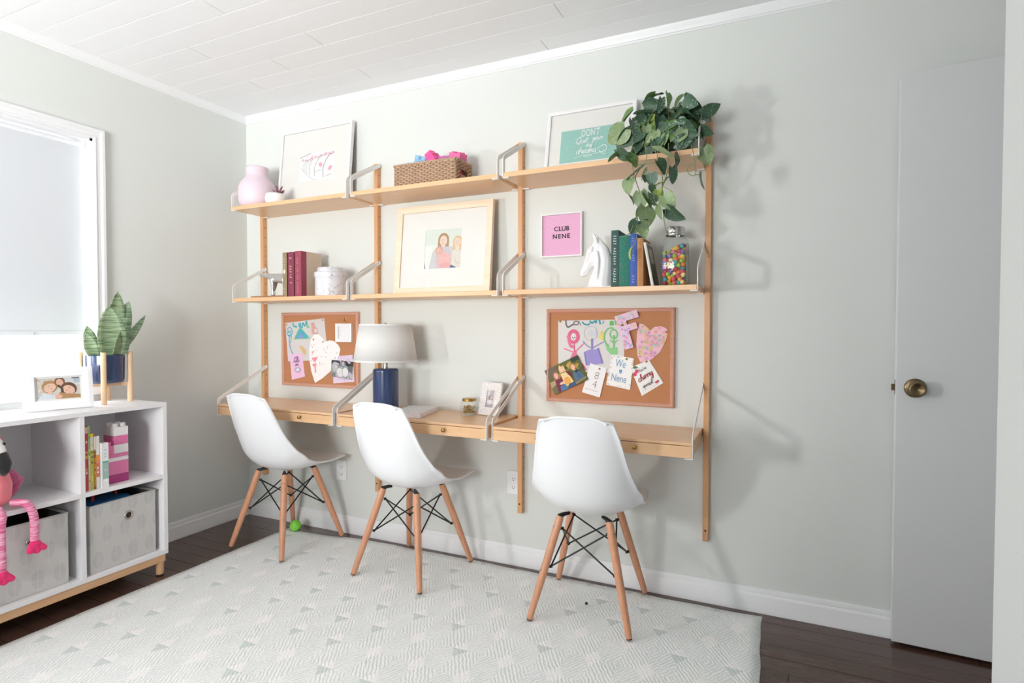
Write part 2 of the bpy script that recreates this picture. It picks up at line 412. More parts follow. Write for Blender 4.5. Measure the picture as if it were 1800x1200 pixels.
ce = struct('ceiling', MB().box((-0.15, -4.4, HC + 0.012), (4.3, 0.15, HC + 0.1)), M['ceil'])
CJ = {0: (1.987,), 1: (1.06, 3.3), 2: (0.45, 2.14), 3: (0.75, 2.9), 4: (1.08, 3.2), 5: (0.5, 2.3), 6: (1.5,), 7: (0.9, 2.6)}
cm = {}
for r in range(35):
    cuts = [0.0] + list(CJ.get(r, ((0.6, 2.4) if r % 2 else (1.4, 3.1)))) + [4.15]
    for a, b in zip(cuts, cuts[1:]):
        ln = round(b - a, 3)
        if ln not in cm:
            mb = MB().prism([(-0.0606, HC + 0.012), (-0.0606, HC + 0.0014), (-0.0590, HC), (0.0590, HC), (0.0606, HC + 0.0014), (0.0606, HC + 0.012)], 0.0012, ln - 0.0012, 'x')
            me = mb.mesh('ceiling_plank'); me.materials.append(M['ceil']); cm[ln] = me
        o = link(bpy.data.objects.new('ceiling_plank', cm[ln]), ce); o.location = (a, -0.061 - 0.122 * r, 0)

struct('wall_back', MB().box((-0.15, 0.0, 0.0), (4.3, 0.15, HC + 0.02)), M['wall'])
struct('wall_left', MB().box((-0.15, -4.4, 0), (0, 0.0, WZ0)).box((-0.15, -4.4, WZ1), (0, 0.0, HC + 0.02)).box((-0.15, -4.4, WZ0), (0, WY2, WZ1)).box((-0.15, WY3, WZ0), (0, WY0, WZ1)).box((-0.15, WY1, WZ0), (0, 0.0, WZ1)), M['wall'])
# closet wall beside the camera, its end edge at the right of the picture, and the recess behind it where the door hangs
struct('wall_right', MB().box((3.328, -4.4, 0), (3.45, -1.144, HC + 0.02)).box((3.45, -1.27, 0), (4.3, -1.144, HC + 0.02)).box((4.15, -1.144, 0), (4.3, 0.0, HC + 0.02)), M['wall_white'])
# wall behind the camera with an opening for the added fill window
RX0, RX1, RZ0, RZ1 = 0.8, 2.1, 0.85, 2.1
struct('wall_front', MB().box((0, -4.4, 0), (3.328, -4.25, RZ0)).box((0, -4.4, RZ1), (3.328, -4.25, HC + 0.02)).box((0, -4.4, RZ0), (RX0, -4.25, RZ1)).box((RX1, -4.4, RZ0), (3.328, -4.25, RZ1)), M['wall'])

bb = [(0, 0), (0.018, 0), (0.018, 0.012), (0.015, 0.018), (0.015, 0.066), (0.013, 0.072), (0.009, 0.076), (0.009, 0.088), (0.006, 0.096), (0, 0.096)]
struct('baseboard_back', MB().prism([(-p[0], p[1]) for p in bb], 0.0, 4.15, 'x'), M['trim'], auto=30)
struct('baseboard_left', MB().prism([(p[0], p[1]) for p in bb], -4.25, -0.018, 'y'), M['trim'], auto=30)
struct('baseboard_right', MB().prism([(4.15 - p[0], p[1]) for p in bb], -1.14, -0.12, 'y'), M['trim'], auto=30)
cr = [(0, 0), (0, -0.040), (0.004, -0.040), (0.007, -0.034), (0.011, -0.032), (0.015, -0.018), (0.021, -0.010), (0.023, 0.0)]
struct('trim_back', MB().prism([(-p[0], HC + p[1]) for p in cr], 0.0, 4.15, 'x'), M['trim'], auto=30)
struct('trim_left', MB().prism([(p[0], HC + p[1]) for p in cr], -4.25, -0.001, 'y'), M['trim'], auto=30)

# ---- windows in the left wall: casing, jambs, sashes, panes
cs = [(0.0, 0.0), (0.016, 0.0), (0.018, 0.004), (0.014, 0.010), (0.014, 0.026), (0.020, 0.032), (0.020, 0.044), (0.016, 0.047), (0.0, 0.047)]   # (out of wall, away from opening)
def frame_ring(mb, y0, y1, z0, z1, prof):
    rings = []
    for (sy, sz, cy, cz) in ((-1, -1, y0, z0), (1, -1, y1, z0), (1, 1, y1, z1), (-1, 1, y0, z1)):
        rings.append([mb.bm.verts.new((p[0], cy + sy * p[1], cz + sz * p[1])) for p in prof])
    n = len(prof)
    for i in range(4):
        a, b = rings[i], rings[(i + 1) % 4]
        for k in range(n): mb.bm.faces.new((a[k], b[k], b[(k + 1) % n], a[(k + 1) % n]))
    return mb
YM = -1.50
def left_window(name, y0, y1, mull):
    win = link(bpy.data.objects.new(name, None)); win['kind'] = 'structure'; wy = (y0 + y1) / 2; win.location = (0, wy, WZ0)
    def wpart(nm, mb, m, **k): return obj(nm, mb, m, win, loc=(0, -wy, -WZ0), **k)
    wpart('casing', frame_ring(MB(), y0, y1, WZ0, WZ1, cs), M['trim'], auto=30)
    wpart('jamb', MB().box((-0.15, y0, WZ0), (0.0, y0 + 0.012, WZ1)).box((-0.15, y1 - 0.012, WZ0), (0.0, y1, WZ1)).box((-0.15, y0, WZ1 - 0.012), (0.0, y1, WZ1)).box((-0.15, y0, WZ0), (0.0, y1, WZ0 + 0.014)), M['trim'])
    if mull: wpart('mullion', MB().box((-0.14, YM - 0.03, WZ0), (-0.002, YM + 0.03, WZ1)), M['trim'], bevel=0.003)
    for a, b in (((YM + 0.03, y1 - 0.012), (y0 + 0.012, YM - 0.03)) if mull else ((y0 + 0.012, y1 - 0.012),)):
        sh = wpart('sash', MB().box((-0.13, a, WZ0 + 0.014), (-0.095, a + 0.035, WZ1 - 0.012)).box((-0.13, b - 0.035, WZ0 + 0.014), (-0.095, b, WZ1 - 0.012)).box((-0.13, a, WZ0 + 0.014), (-0.095, b, WZ0 + 0.06)).box((-0.13, a, WZ1 - 0.05), (-0.095, b, WZ1 - 0.012)), M['trim'], bevel=0.003)
        obj('pane', MB().box((-0.115, a + 0.03, WZ0 + 0.05), (-0.111, b - 0.03, WZ1 - 0.04)), M['glass'], sh)
left_window('window_1', WY0, WY1, True)
left_window('window_2', WY2, WY3, False)
# unseen window added behind the camera to carry the fill light
wr = link(bpy.data.objects.new('added_fill_window', None)); wr['kind'] = 'structure'; wr.location = ((RX0 + RX1) / 2, -4.25, RZ0)
def rpart(name, mb, m, **k): return obj(name, mb, m, wr, loc=(-(RX0 + RX1) / 2, 4.25, -RZ0), **k)
rpart('casing', MB().box((RX0 - 0.06, -4.25, RZ0 - 0.06), (RX0, -4.23, RZ1 + 0.06)).box((RX1, -4.25, RZ0 - 0.06), (RX1 + 0.06, -4.23, RZ1 + 0.06)).box((RX0, -4.25, RZ1), (RX1, -4.23, RZ1 + 0.06)).box((RX0, -4.25, RZ0 - 0.06), (RX1, -4.23, RZ0)), M['trim'])
rpart('sash', MB().box((RX0, -4.36, RZ0), (RX0 + 0.04, -4.32, RZ1)).box((RX1 - 0.04, -4.36, RZ0), (RX1, -4.32, RZ1)).box((1.43, -4.36, RZ0), (1.47, -4.32, RZ1)).box((RX0, -4.36, RZ0), (RX1, -4.32, RZ0 + 0.04)).box((RX0, -4.36, RZ1 - 0.04), (RX1, -4.32, RZ1)), M['trim'])
rpart('pane', MB().box((RX0 + 0.04, -4.342, RZ0 + 0.04), (RX1 - 0.04, -4.338, RZ1 - 0.04)), M['glass'])

# ---- roller shades
def roller(a, b, zh, label, ring):
    t = thing('roller_shade', label, 'window shade', (-0.055, (a + b) / 2, WZ1 - 0.012), 0, 'roller shades in the left window')
    w = (b - a) / 2 - 0.006; z1 = -0.022; h = zh - (WZ1 - 0.012)
    mb = MB(); mb.cyl((0, -w, z1), (0, w, z1), 0.018, n=20)
    obj('roller_tube', mb, M['white_plastic'], t, auto=30)
    for q in (-1, 1): obj('end_bracket', MB().box((-0.024, q * w - 0.0015, z1 - 0.022), (0.024, q * w + 0.004 * q, z1 + 0.022)), M['white_plastic'], t, bevel=0.002)
    obj('cloth', MB().box((0.0145, -w + 0.008, h), (0.0155, w - 0.008, z1)), M['shade_cloth'], t)
    obj('hem_bar', MB().box((0.010, -w + 0.008, h - 0.014), (0.020, w - 0.008, h + 0.006)), M['shade_cloth'], t, bevel=0.003)
    if ring:
        mb = MB(); c = Vector((0.024, 0.075, h - 0.030))
        mb.tube([c + Vector((0, 0.011 * math.sin(2 * PI * k / 20), 0.013 * math.cos(2 * PI * k / 20))) for k in range(21)], 0.0016, 6, False)
        mb.tube([(0.024, 0.075, h - 0.017), (0.024, 0.075, h - 0.002)], 0.0016, 6)
        obj('pull_ring', mb, M['nickel'], t, True)
    return t
roller(YM + 0.03, WY1 - 0.012, 1.128, 'white roller shade pulled most of the way down the window at left', True)
roller(WY0 + 0.012, YM - 0.03, 1.128, 'white roller shade in the half of the left window nearer the camera', False)
roller(WY2 + 0.012, WY3 - 0.012, 1.36, 'white roller shade of the second left window, beside the camera', False)

# ---- door, standing open against the back wall
dr = link(bpy.data.objects.new('door_1', None)); dr['kind'] = 'structure'; dr.location = (3.343, -0.060, 0.012); dr.rotation_euler = (0, 0, math.radians(-2.6))
obj('door_slab', MB().box((0, 0, 0), (0.76, 0.035, 2.045)), M['door'], dr, bevel=0.0025)
mb = MB().lathe([(0.0, -0.002), (0.034, -0.002), (0.034, 0.003), (0.030, 0.006), (0.014, 0.008)], 28)
kn = obj('knob', MB().lathe([(0.010, 0.004), (0.011, 0.022), (0.020, 0.028), (0.0265, 0.036), (0.0275, 0.046), (0.025, 0.053), (0.021, 0.056), (0.019, 0.0545), (0.0, 0.051)], 28), M['old_brass'], dr, True, loc=(0.058, 0.0, 0.925), rot=(PI / 2, 0, 0))
obj('rose', mb, M['old_brass'], kn, True)
obj('latch', MB().box((-0.012, 0.011, 0.913), (0.001, 0.024, 0.936)).box((-0.001, 0.006, 0.898), (0.0008, 0.029, 0.952)), M['old_brass'], dr, bevel=0.002)
for z in (0.25, 1.02, 1.80):
    obj('hinge', MB().cyl((0.765, -0.004, z - 0.045), (0.765, -0.004, z + 0.045), 0.007, n=12).box((0.74, -0.001, z - 0.045), (0.765, 0.001, z + 0.045)), M['old_brass'], dr)

# ---- wall outlets
def outlet(x, z, label, w=0.072):
    t = thing('wall_outlet', label, 'outlet', (x, 0, z))
    obj('cover_plate', MB().box((-w / 2, -0.006, -0.057), (w / 2, 0.0, 0.057)), M['trim'], t, bevel=0.003)
    for dz in (-0.02, 0.02):
        s = obj('socket', MB().cyl((0, -0.0075, dz), (0, -0.005, dz), 0.0155, n=20), M['trim'], t, auto=30)
        obj('slot', MB().box((-0.008, -0.0079, dz - 0.004), (-0.006, -0.0070, dz + 0.005)).box((0.006, -0.0079, dz - 0.004), (0.008, -0.0070, dz + 0.005)).cyl((0, -0.0079, dz - 0.009), (0, -0.007, dz - 0.009), 0.0025, n=8), M['dark'], s)
    return t
outlet(0.735, 0.347, 'white wall outlet low behind the leftmost chair, in its shadow')
outlet(1.805, 0.40, 'white wall outlet just left of the third wooden upright')

# ---- rug
def rug_material():
    m, nt, p = new_mat('woven_rug')
    tc = N(nt, 'ShaderNodeTexCoord'); sx = N(nt, 'ShaderNodeSeparateXYZ'); L(nt, tc.outputs['Object'], sx.inputs[0])
    wob = N(nt, 'ShaderNodeTexNoise'); wob.inputs['Scale'].default_value = 55; wob.inputs['Detail'].default_value = 2; L(nt, tc.outputs['Object'], wob.inputs['Vector'])
    wv = MATH(nt, 'MULTIPLY', MATH(nt, 'SUBTRACT', wob.outputs[0], 0.5), 0.10)
    X = MATH(nt, 'DIVIDE', sx.outputs[0], 0.178); Y = MATH(nt, 'DIVIDE', sx.outputs[1], 0.286)
    a = MATH(nt, 'ADD', MATH(nt, 'ADD', X, Y), wv); b = MATH(nt, 'ADD', MATH(nt, 'SUBTRACT', X, Y), wv)
    ra = MATH(nt, 'ROUND', a); rb = MATH(nt, 'ROUND', b)
    fa = MATH(nt, 'SUBTRACT', a, ra); fb = MATH(nt, 'SUBTRACT', b, rb)
    aa = MATH(nt, 'ABSOLUTE', fa); ab = MATH(nt, 'ABSOLUTE', fb)
    mx = MATH(nt, 'MAXIMUM', aa, ab); mn = MATH(nt, 'MINIMUM', aa, ab)
    node = MATH(nt, 'LESS_THAN', mx, 0.175)
    # what kind of node this is
    cv = N(nt, 'ShaderNodeCombineXYZ'); L(nt, ra, cv.inputs[0]); L(nt, rb, cv.inputs[1])
    wn = N(nt, 'ShaderNodeTexWhiteNoise', noise_dimensions='2D'); L(nt, cv.outputs[0], wn.inputs['Vector'])
    sq = MATH(nt, 'GREATER_THAN', wn.outputs['Value'], 0.62)
    up = MATH(nt, 'GREATER_THAN', MATH(nt, 'ADD', fa, MATH(nt, 'MULTIPLY', fb, -1.0)), 0.0)
    white = MATH(nt, 'MAXIMUM', sq, up)
    # stripes: along whichever axis the point is nearer to; the blocks between carry concentric lines
    fs = 12.0
    band_b = MATH(nt, 'LESS_THAN', aa, ab)           # band running along b
    s1 = MATH(nt, 'SINE', MATH(nt, 'MULTIPLY', fa, 2 * PI * fs)); s2 = MATH(nt, 'SINE', MATH(nt, 'MULTIPLY', fb, 2 * PI * fs))
    st = MATH(nt, 'ADD', MATH(nt, 'MULTIPLY', s1, band_b), MATH(nt, 'MULTIPLY', s2, MATH(nt, 'SUBTRACT', 1.0, band_b)))
    st = MATH(nt, 'ADD', MATH(nt, 'MULTIPLY', st, 0.5), 0.5)
    grain = N(nt, 'ShaderNodeTexNoise'); grain.inputs['Scale'].default_value = 260; grain.inputs['Detail'].default_value = 2; L(nt, tc.outputs['Object'], grain.inputs['Vector'])
    st = MATH(nt, 'MULTIPLY', st, MATH(nt, 'ADD', 0.45, MATH(nt, 'MULTIPLY', grain.outputs[0], 1.0)))
    big = N(nt, 'ShaderNodeTexNoise'); big.inputs['Scale'].default_value = 9; L(nt, tc.outputs['Object'], big.inputs['Vector'])
    st = MATH(nt, 'MULTIPLY', st, MATH(nt, 'ADD', 0.35, big.outputs[0]))
    lines = MIX(nt, st, H('#fcfcfb'), H('#dfe4e2'))
    nod = MIX(nt, white, H('#dbe1df'), H('#fbf9f9'))
    L(nt, MIX(nt, node, lines, nod), p.inputs['Base Color'])
    p.inputs['Roughness'].default_value = 0.95; p.inputs['Specular IOR Level'].default_value = 0.1
    bp = N(nt, 'ShaderNodeBump'); bp.inputs['Strength'].default_value = 0.5; bp.inputs['Distance'].default_value = 0.003
    L(nt, MATH(nt, 'ADD', st, MATH(nt, 'MULTIPLY', grain.outputs[0], 0.6)), bp.inputs['Height']); L(nt, bp.outputs[0], p.inputs['Normal'])
    return m
RUG0 = Vector((1.675, -0.9, 0))
def rug_pt(u, v):
    x = 0.437 + (2.912 - 0.437) * u; y = -1.78 + 1.72 * v
    edge = math.exp(-((u - 0.05) / 0.12) ** 2) * 0.055 * v ** 6
    y -= edge * 1.0 + (0.004 * math.sin(u * 23) + 0.003 * math.sin(u * 61)) * (v > 0.999)
    x += (0.0025 * math.sin(v * 19) + 0.0015 * math.sin(v * 57)) * ((u > 0.999) - 0.5 * (u < 0.001))
    return Vector((x, y, 0.006 + 0.0006 * math.sin(x * 9) * math.sin(y * 7))) - RUG0
rg = MB().grid(rug_pt, 60, 44)
ro = obj('area_rug', rg, rug_material(), loc=RUG0, smooth=True)
sd = ro.modifiers.new('solid', 'SOLIDIFY'); sd.thickness = 0.0052; sd.offset = -1
tag(ro, 'pale green and white flatweave rug with woven diamonds covering the dark floor', 'rug')

# ==================================================================== WALL SHELVING
UX = [0.158 + 0.845 * i for i in range(4)]; UZ0, UZ1, UW, UD = 0.263, 2.023, 0.023, 0.0314
hole_me = None
def upright(i, label):
    t = thing('wall_upright', label, 'wall upright', (UX[i], 0, UZ0), 0, 'wooden uprights of the wall shelving')
    obj('post', MB().box((-UW / 2, -UD, 0), (UW / 2, -0.0005, UZ1 - UZ0)), M['bamboo_z'], t, bevel=0.0025)
    mb = MB()
    for k in range(31):
        z = 0.05 + 0.055 * k
        for s in (-1, 1): mb.cyl((s * (UW / 2 - 0.002), -0.015, z), (s * (UW / 2 + 0.0003), -0.015, z), 0.0028, n=8)
    h = obj('peg_holes', mb, M['dark'], t); h['kind'] = 'stuff'
    for z in (0.045, UZ1 - UZ0 - 0.03): obj('screw', MB().cyl((0, -UD - 0.0008, z), (0, -UD + 0.002, z), 0.0042, n=12), M['dark'], t)
upright(0, 'slim wooden wall upright nearest the room corner, leftmost of the four')
upright(1, 'second slim wooden wall upright from the left, behind the blue lamp')
upright(2, 'third slim wooden wall upright, between the middle and right desks')
upright(3, 'rightmost slim wooden wall upright, beside the hanging plant')
def strip(path, w):
    """outline of a flat bar of width w along a path in (y, z)"""
    A, B = [], []
    for i, p in enumerate(path):
        p = Vector(p); a = Vector(path[max(i - 1, 0)]); b = Vector(path[min(i + 1, len(path) - 1)])
        d1 = (p - a).normalized() if i else (b - p).normalized(); d2 = (b - p).normalized() if i < len(path) - 1 else d1
        n1 = Vector((-d1.y, d1.x)); n2 = Vector((-d2.y, d2.x)); n = (n1 + n2).normalized(); k = w / 2 / max(0.3, n.dot(n1))
        A.append(tuple(p + n * k)); B.append(tuple(p - n * k))
    return A + B[::-1]
def bracket(t, x, side, yf, zb, zt):
    """flat steel bracket: upright at the front, slanting back to the post; side = +1 foot points to +x"""
    w = 0.020; y = yf + w / 2
    path = [(y, -0.003), (y, zb - 0.022), (y + 0.004, zb - 0.009), (y + 0.014, zb - 0.001), (-0.012, zt)]
    b = obj('bracket', MB().prism(strip(path, w), x - 0.0015, x + 0.0015, 'x'), M['steel'], t, bevel=0.0006)
    obj('front_foot', MB().box((x - 0.0015, yf, -0.0035), (x + side * 0.027, yf + w, 0.0)), M['steel'], b, bevel=0.0008)
    obj('rear_foot', MB().box((x - 0.0015, -0.030, -0.0035), (x + side * 0.030, -0.010, 0.0)).box((x - 0.0015, -0.030, 0.0), (x + 0.0015, -0.010, 0.030)), M['steel'], b, bevel=0.0008)
    obj('pin', MB().cyl((x - side * 0.004, -0.015, zt - 0.004), (x + side * 0.0045, -0.015, zt - 0.004), 0.0055, n=12), M['steel'], b)
BO = 0.0143
def shelf(i, z, zb, zt, label):
    x0, x1 = UX[i] + BO, UX[i + 1] - BO
    t = thing('wall_shelf', label, 'shelf', (x0, 0, z + 0.0035), 0, 'bamboo wall shelves')
    obj('board', MB().box((0.0022, -0.247, 0), (x1 - x0 - 0.0022, -0.002, 0.0215)), M['bamboo'], t, bevel=0.0025)
    bracket(t, 0, 1, -0.248, zb, zt); bracket(t, x1 - x0, -1, -0.248, zb, zt)
Z1, Z2, ZD = 1.8018, 1.2901, 0.6688
T1, T2, TD = Z1 + 0.025, Z2 + 0.025, 0.7305
lab = ['left', 'middle', 'right']
shelf(0, Z1, 0.097, 0.212, 'bamboo wall shelf at top left, holding the pink vase')
shelf(1, Z1, 0.097, 0.212, 'bamboo wall shelf at top middle, holding the wicker basket')
shelf(2, Z1, 0.097, 0.212, 'bamboo wall shelf at top right, holding the trailing plant')
shelf(0, Z2, 0.097, 0.207, 'bamboo wall shelf in the middle row at left, holding maroon books')
shelf(1, Z2, 0.097, 0.207, 'bamboo wall shelf under the large framed family photo')
shelf(2, Z2, 0.097, 0.207, 'bamboo wall shelf holding the white horse head and candy jar')
def desk(i, label):
    x0, x1 = UX[i] + BO, UX[i + 1] - BO; w = x1 - x0
    t = thing('wall_desk', label, 'desk', (x0, 0, ZD + 0.0035), 0, 'bamboo wall desks')
    h = TD - ZD - 0.0035; yf = -0.351
    obj('desktop', MB().box((0.0022, yf, h - 0.0115), (w - 0.0022, -0.002, h)), M['bamboo'], t, bevel=0.002)
    obj('side_panel', MB().box((0.0022, yf + 0.004, 0), (0.0142, -0.004, h - 0.0115)), M['bamboo'], t)
    obj('side_panel', MB().box((w - 0.0142, yf + 0.004, 0), (w - 0.0022, -0.004, h - 0.0115)), M['bamboo'], t)
    obj('bottom_panel', MB().box((0.0142, yf + 0.02, 0.001), (w - 0.0142, -0.004, 0.006)), M['bamboo'], t)
    d = obj('drawer', MB().box((0.0035, yf + 0.0015, 0.0006), (w - 0.0035, yf + 0.015, h - 0.0135)), M['bamboo'], t, bevel=0.0015)
    for kx in (0.209, w - 0.209):
        obj('knob', MB().lathe([(0.0035, 0), (0.0035, 0.006), (0.0085, 0.009), (0.0092, 0.013), (0.0075, 0.016), (0, 0.0165)], 18), M['brass'], d, True, loc=(kx, yf + 0.0015, 0.0265), rot=(PI / 2, 0, 0))
    bracket(t, 0, 1, -0.352, 0.090, 0.246); bracket(t, w, -1, -0.352, 0.090, 0.246)
desk(0, 'bamboo wall desk at left, under the smaller crowded corkboard')
desk(1, 'bamboo wall desk in the middle, with the blue lamp on it')
desk(2, 'bamboo wall desk at right, empty, under the larger corkboard')

# ==================================================================== CHAIRS
def chair(label, loc, rotz):
    t = thing('shell_chair', label, 'chair', loc, rotz, 'white shell chairs at the wall desks')
    prof = [(-0.262, 0.814, 0.118, 0.006), (-0.259, 0.792, 0.142, 0.015), (-0.250, 0.735, 0.160, 0.030), (-0.238, 0.670, 0.174, 0.044), (-0.224, 0.600, 0.189, 0.060),
            (-0.204, 0.530, 0.206, 0.078), (-0.170, 0.464, 0.220, 0.090), (-0.112, 0.418, 0.226, 0.090), (-0.045, 0.400, 0.226, 0.070), (0.030, 0.399, 0.225, 0.052),
            (0.100, 0.408, 0.222, 0.036), (0.160, 0.422, 0.216, 0.024), (0.205, 0.432, 0.207, 0.014), (0.232, 0.433, 0.190, 0.007), (0.243, 0.426, 0.165, 0.003)]
    n = len(prof) - 1
    def at(v):
        k = min(int(v * n), n - 1); f = v * n - k
        q = [prof[max(k - 1, 0)], prof[k], prof[k + 1], prof[min(k + 2, n)]]
        return [0.5 * (2 * q[1][j] + (q[2][j] - q[0][j]) * f + (2 * q[0][j] - 5 * q[1][j] + 4 * q[2][j] - q[3][j]) * f * f + (3 * q[1][j] - q[0][j] - 3 * q[2][j] + q[3][j]) * f ** 3) for j in range(4)]
    def f(u, v):
        a = at(v); e = 0.01; b0 = at(max(v - e, 0)); b1 = at(min(v + e, 1))
        ty, tz = b1[0] - b0[0], b1[1] - b0[1]; l = math.hypot(ty, tz); ny, nz = -tz / l, ty / l       # towards the sitter
        s = 2 * u - 1; sh = abs(s) ** 2.3
        drop = 0.020 * abs(s) ** 4 * max(0, 1 - v * 14)             # rounded top corners
        lip = max(0.0, (abs(s) - 0.90) / 0.10); lv = max(0.0, 1 - v / 0.035)        # rolled rim
        o = a[3] * sh - 0.006 * lip * lip - 0.007 * lv * lv
        return Vector((a[2] * (1 - 0.06 * abs(s) ** 6) * s + math.copysign(0.008, s) * lip ** 1.5, a[0] + ny * o, a[1] + nz * o - drop))
    sh = obj('seat_shell', MB().grid(f, 40, 56), M['white_plastic'], t, True)
    d = sh.modifiers.new('solid', 'SOLIDIFY'); d.thickness = 0.0075; d.offset = -0.4
    b = sh.modifiers.new('bevel', 'BEVEL'); b.width = 0.003; b.segments = 2; b.limit_method = 'ANGLE'; b.angle_limit = math.radians(50)
    tops, feet = {}, {}
    for sx in (-1, 1):
        for sy in (-1, 1):
            a = Vector((sx * 0.098, sy * 0.095 - 0.008, 0.390)); b = Vector((sx * 0.194, sy * 0.199 - 0.004, 0.0)); tops[sx, sy] = a; feet[sx, sy] = b
            lg = MB().tube([b, b.lerp(a, 0.04), b.lerp(a, 0.45), b.lerp(a, 0.9), a.lerp(b, 0.03), a], [0.0105, 0.0125, 0.0155, 0.0160, 0.0155, 0.013], 16)
            lo = obj('leg', lg, M['beech'], t, auto=40)
            obj('foot_cap', MB().tube([b, b.lerp(a, 0.010)], [0.0105, 0.0115], 14), M['black_metal'], lo, auto=40)
            m1 = Vector((sx * 0.066, sy * 0.070 - 0.008, 0.398))
            obj('mount', MB().tube([a.lerp(b, 0.12) - Vector((sx * .004, sy * .004, 0)), a + Vector((0, 0, .002)), a.lerp(m1, .5) + Vector((0, 0, .003)), m1], [0.005, 0.0125, 0.008, 0.006], 10), M['black_metal'], lo, auto=40)
            for q in (0.10, 0.52):
                c = a.lerp(b, q); o2 = Vector((sx, sy, 0)).normalized()
                obj('bolt', MB().cyl(c + o2 * 0.0135, c + o2 * 0.0172, 0.0055, 0.0045, 12), M['nickel'], lo)
    mb = MB()
    lowp = {k: tops[k].lerp(feet[k], 0.50) - Vector((k[0] * 0.019, k[1] * 0.019, 0)) for k in tops}
    upp = {k: tops[k].lerp(feet[k], 0.13) - Vector((k[0] * 0.019, k[1] * 0.019, 0)) for k in tops}
    ks = [(-1, -1), (1, -1), (1, 1), (-1, 1)]
    for i in range(4):
        a, b = ks[i], ks[(i + 1) % 4]
        mb.tube([lowp[a], upp[b]], 0.0034, 8); mb.tube([lowp[b], upp[a]], 0.0034, 8)
    for k in ks:
        o2 = Vector((k[0], k[1], 0)).normalized()
        for p in (lowp[k], upp[k]): mb.cyl(p - o2 * 0.004, p + o2 * 0.008, 0.0065, 0.006, 10)
    obj('wire_brace', mb, M['black_metal'], t, auto=40)
    return t
c1 = chair('white shell chair on wooden legs at the left desk, nearest the room corner', (0.600, -0.262, 0.0105), math.radians(-4))
c2 = dup(c1, (1.400, -0.256, 0.0105), math.radians(-4.5), 'white shell chair on wooden legs at the middle desk, in front of the lamp')
c3 = dup(c1, (2.270, -0.262, 0.0105), math.radians(3.5), 'white shell chair on wooden legs at the right desk, nearest the door')

# ==================================================================== PICTURE FRAMES
def ring_frame(mb, w, h, prof):
    """mitred picture frame standing in xz, centred; prof = (inset from the outer edge, y)"""
    rings = []
    for sx, sz in ((-1, -1), (1, -1), (1, 1), (-1, 1)):
        rings.append([mb.bm.verts.new((sx * (w / 2 - p[0]), p[1], sz * (h / 2 - p[0]))) for p in prof])
    n = len(prof)
    for i in range(4):
        a, b = rings[i], rings[(i + 1) % 4]
        for k in range(n): mb.bm.faces.new((a[k], b[k], b[(k + 1) % n], a[(k + 1) % n]))
    return mb
def picture(name, label, w, h, fw, depth, fmat, loc, rot, art, matt='paper', glass=True, cat='picture frame', inner=None, ridge=False, group=None):
    """loc = middle of the bottom edge; children are built standing up and turned by rot (x tilt, z turn)"""
    t = thing(name, label, cat, loc, 0, group); t.rotation_euler = rot
    y0 = -depth
    prof = [(0, 0), (0, y0), (fw * 0.5, y0 - 0.001) if not ridge else (fw * 0.45, y0 - 0.003), (fw, y0 + 0.001), (fw, 0)]
    up = (0, 0, h / 2)
    obj('frame', ring_frame(MB(), w, h, prof), fmat, t, loc=up, bevel=0.0012)
    obj('back_panel', MB().box((-w / 2 + fw * 0.8, -0.006, -h / 2 + fw * 0.8), (w / 2 - fw * 0.8, -0.001, h / 2 - fw * 0.8)), M['dark'], t, loc=up)
    yi = -max(0.0065, depth - 0.010)
    if matt:
        mw, mh = w - 2 * fw, h - 2 * fw
        if inner:
            ix0, iz0, ix1, iz1 = inner
            mb = MB()
            for lo, hi in (((-mw / 2, iz1), (mw / 2, mh / 2)), ((-mw / 2, -mh / 2), (mw / 2, iz0)), ((-mw / 2, iz0), (ix0, iz1)), ((ix1, iz0), (mw / 2, iz1))):
                mb.box((lo[0], yi - 0.0018, lo[1]), (hi[0], yi, hi[1]))
            obj('mat_board', mb, M[matt], t, loc=up)
        else:
            obj('mat_board', MB().box((-mw / 2, yi - 0.001, -mh / 2), (mw / 2, yi, mh / 2)), M[matt], t, loc=up)
    a = art.mesh('print'); o = obj('print', a, M['photo'] if glass else M['print'], t, loc=(0, yi - (0.0002 if inner else 0.0014), h / 2))
    if glass: obj('glass_pane', MB().box((-w / 2 + fw, yi - 0.0050, -h / 2 + fw), (w / 2 - fw, yi - 0.0035, h / 2 - fw)), M['frame_glass'], t, loc=up)
    return t
def face(k, x, z, r, hair, skin='#f0c4ae', long=1.0, rot=0.0, smile=True):
    k.ell(x, z + r * .15, r * 1.2, r * 1.3, hair, rot)
    if long > 1: k.poly([(x - r * 1.2, z + r * .3), (x - r * 1.25, z - r * long), (x - r * .5, z - r * long), (x - r * .4, z)], hair).poly([(x + r * 1.2, z + r * .3), (x + r * 1.25, z - r * long), (x + r * .5, z - r * long), (x + r * .4, z)], hair)
    k.rect(x - r * .3, z - r * 1.35, x + r * .3, z - r * .7, skin)
    k.ell(x, z - r * .08, r * .82, r * 1.02, skin, rot)
    c, q = math.cos(rot), math.sin(rot)
    for s in (-1, 1): k.ell(x + s * r * .33 * c - .1 * r * q, z + s * r * .33 * q + .1 * r * c, r * .10, r * .07, '#5a4238', rot)
    k.ell(x + r * .22 * q, z - r * .2 * c, r * .09, r * .13, '#e3a892', rot)
    k.ell(x + r * .52 * q, z - r * .52 * c, r * .32, r * .11, '#c9706c', rot)
    if smile: k.ell(x + r * .50 * q, z - r * .50 * c, r * .24, r * .06, '#fbf3ee', rot)
    return k
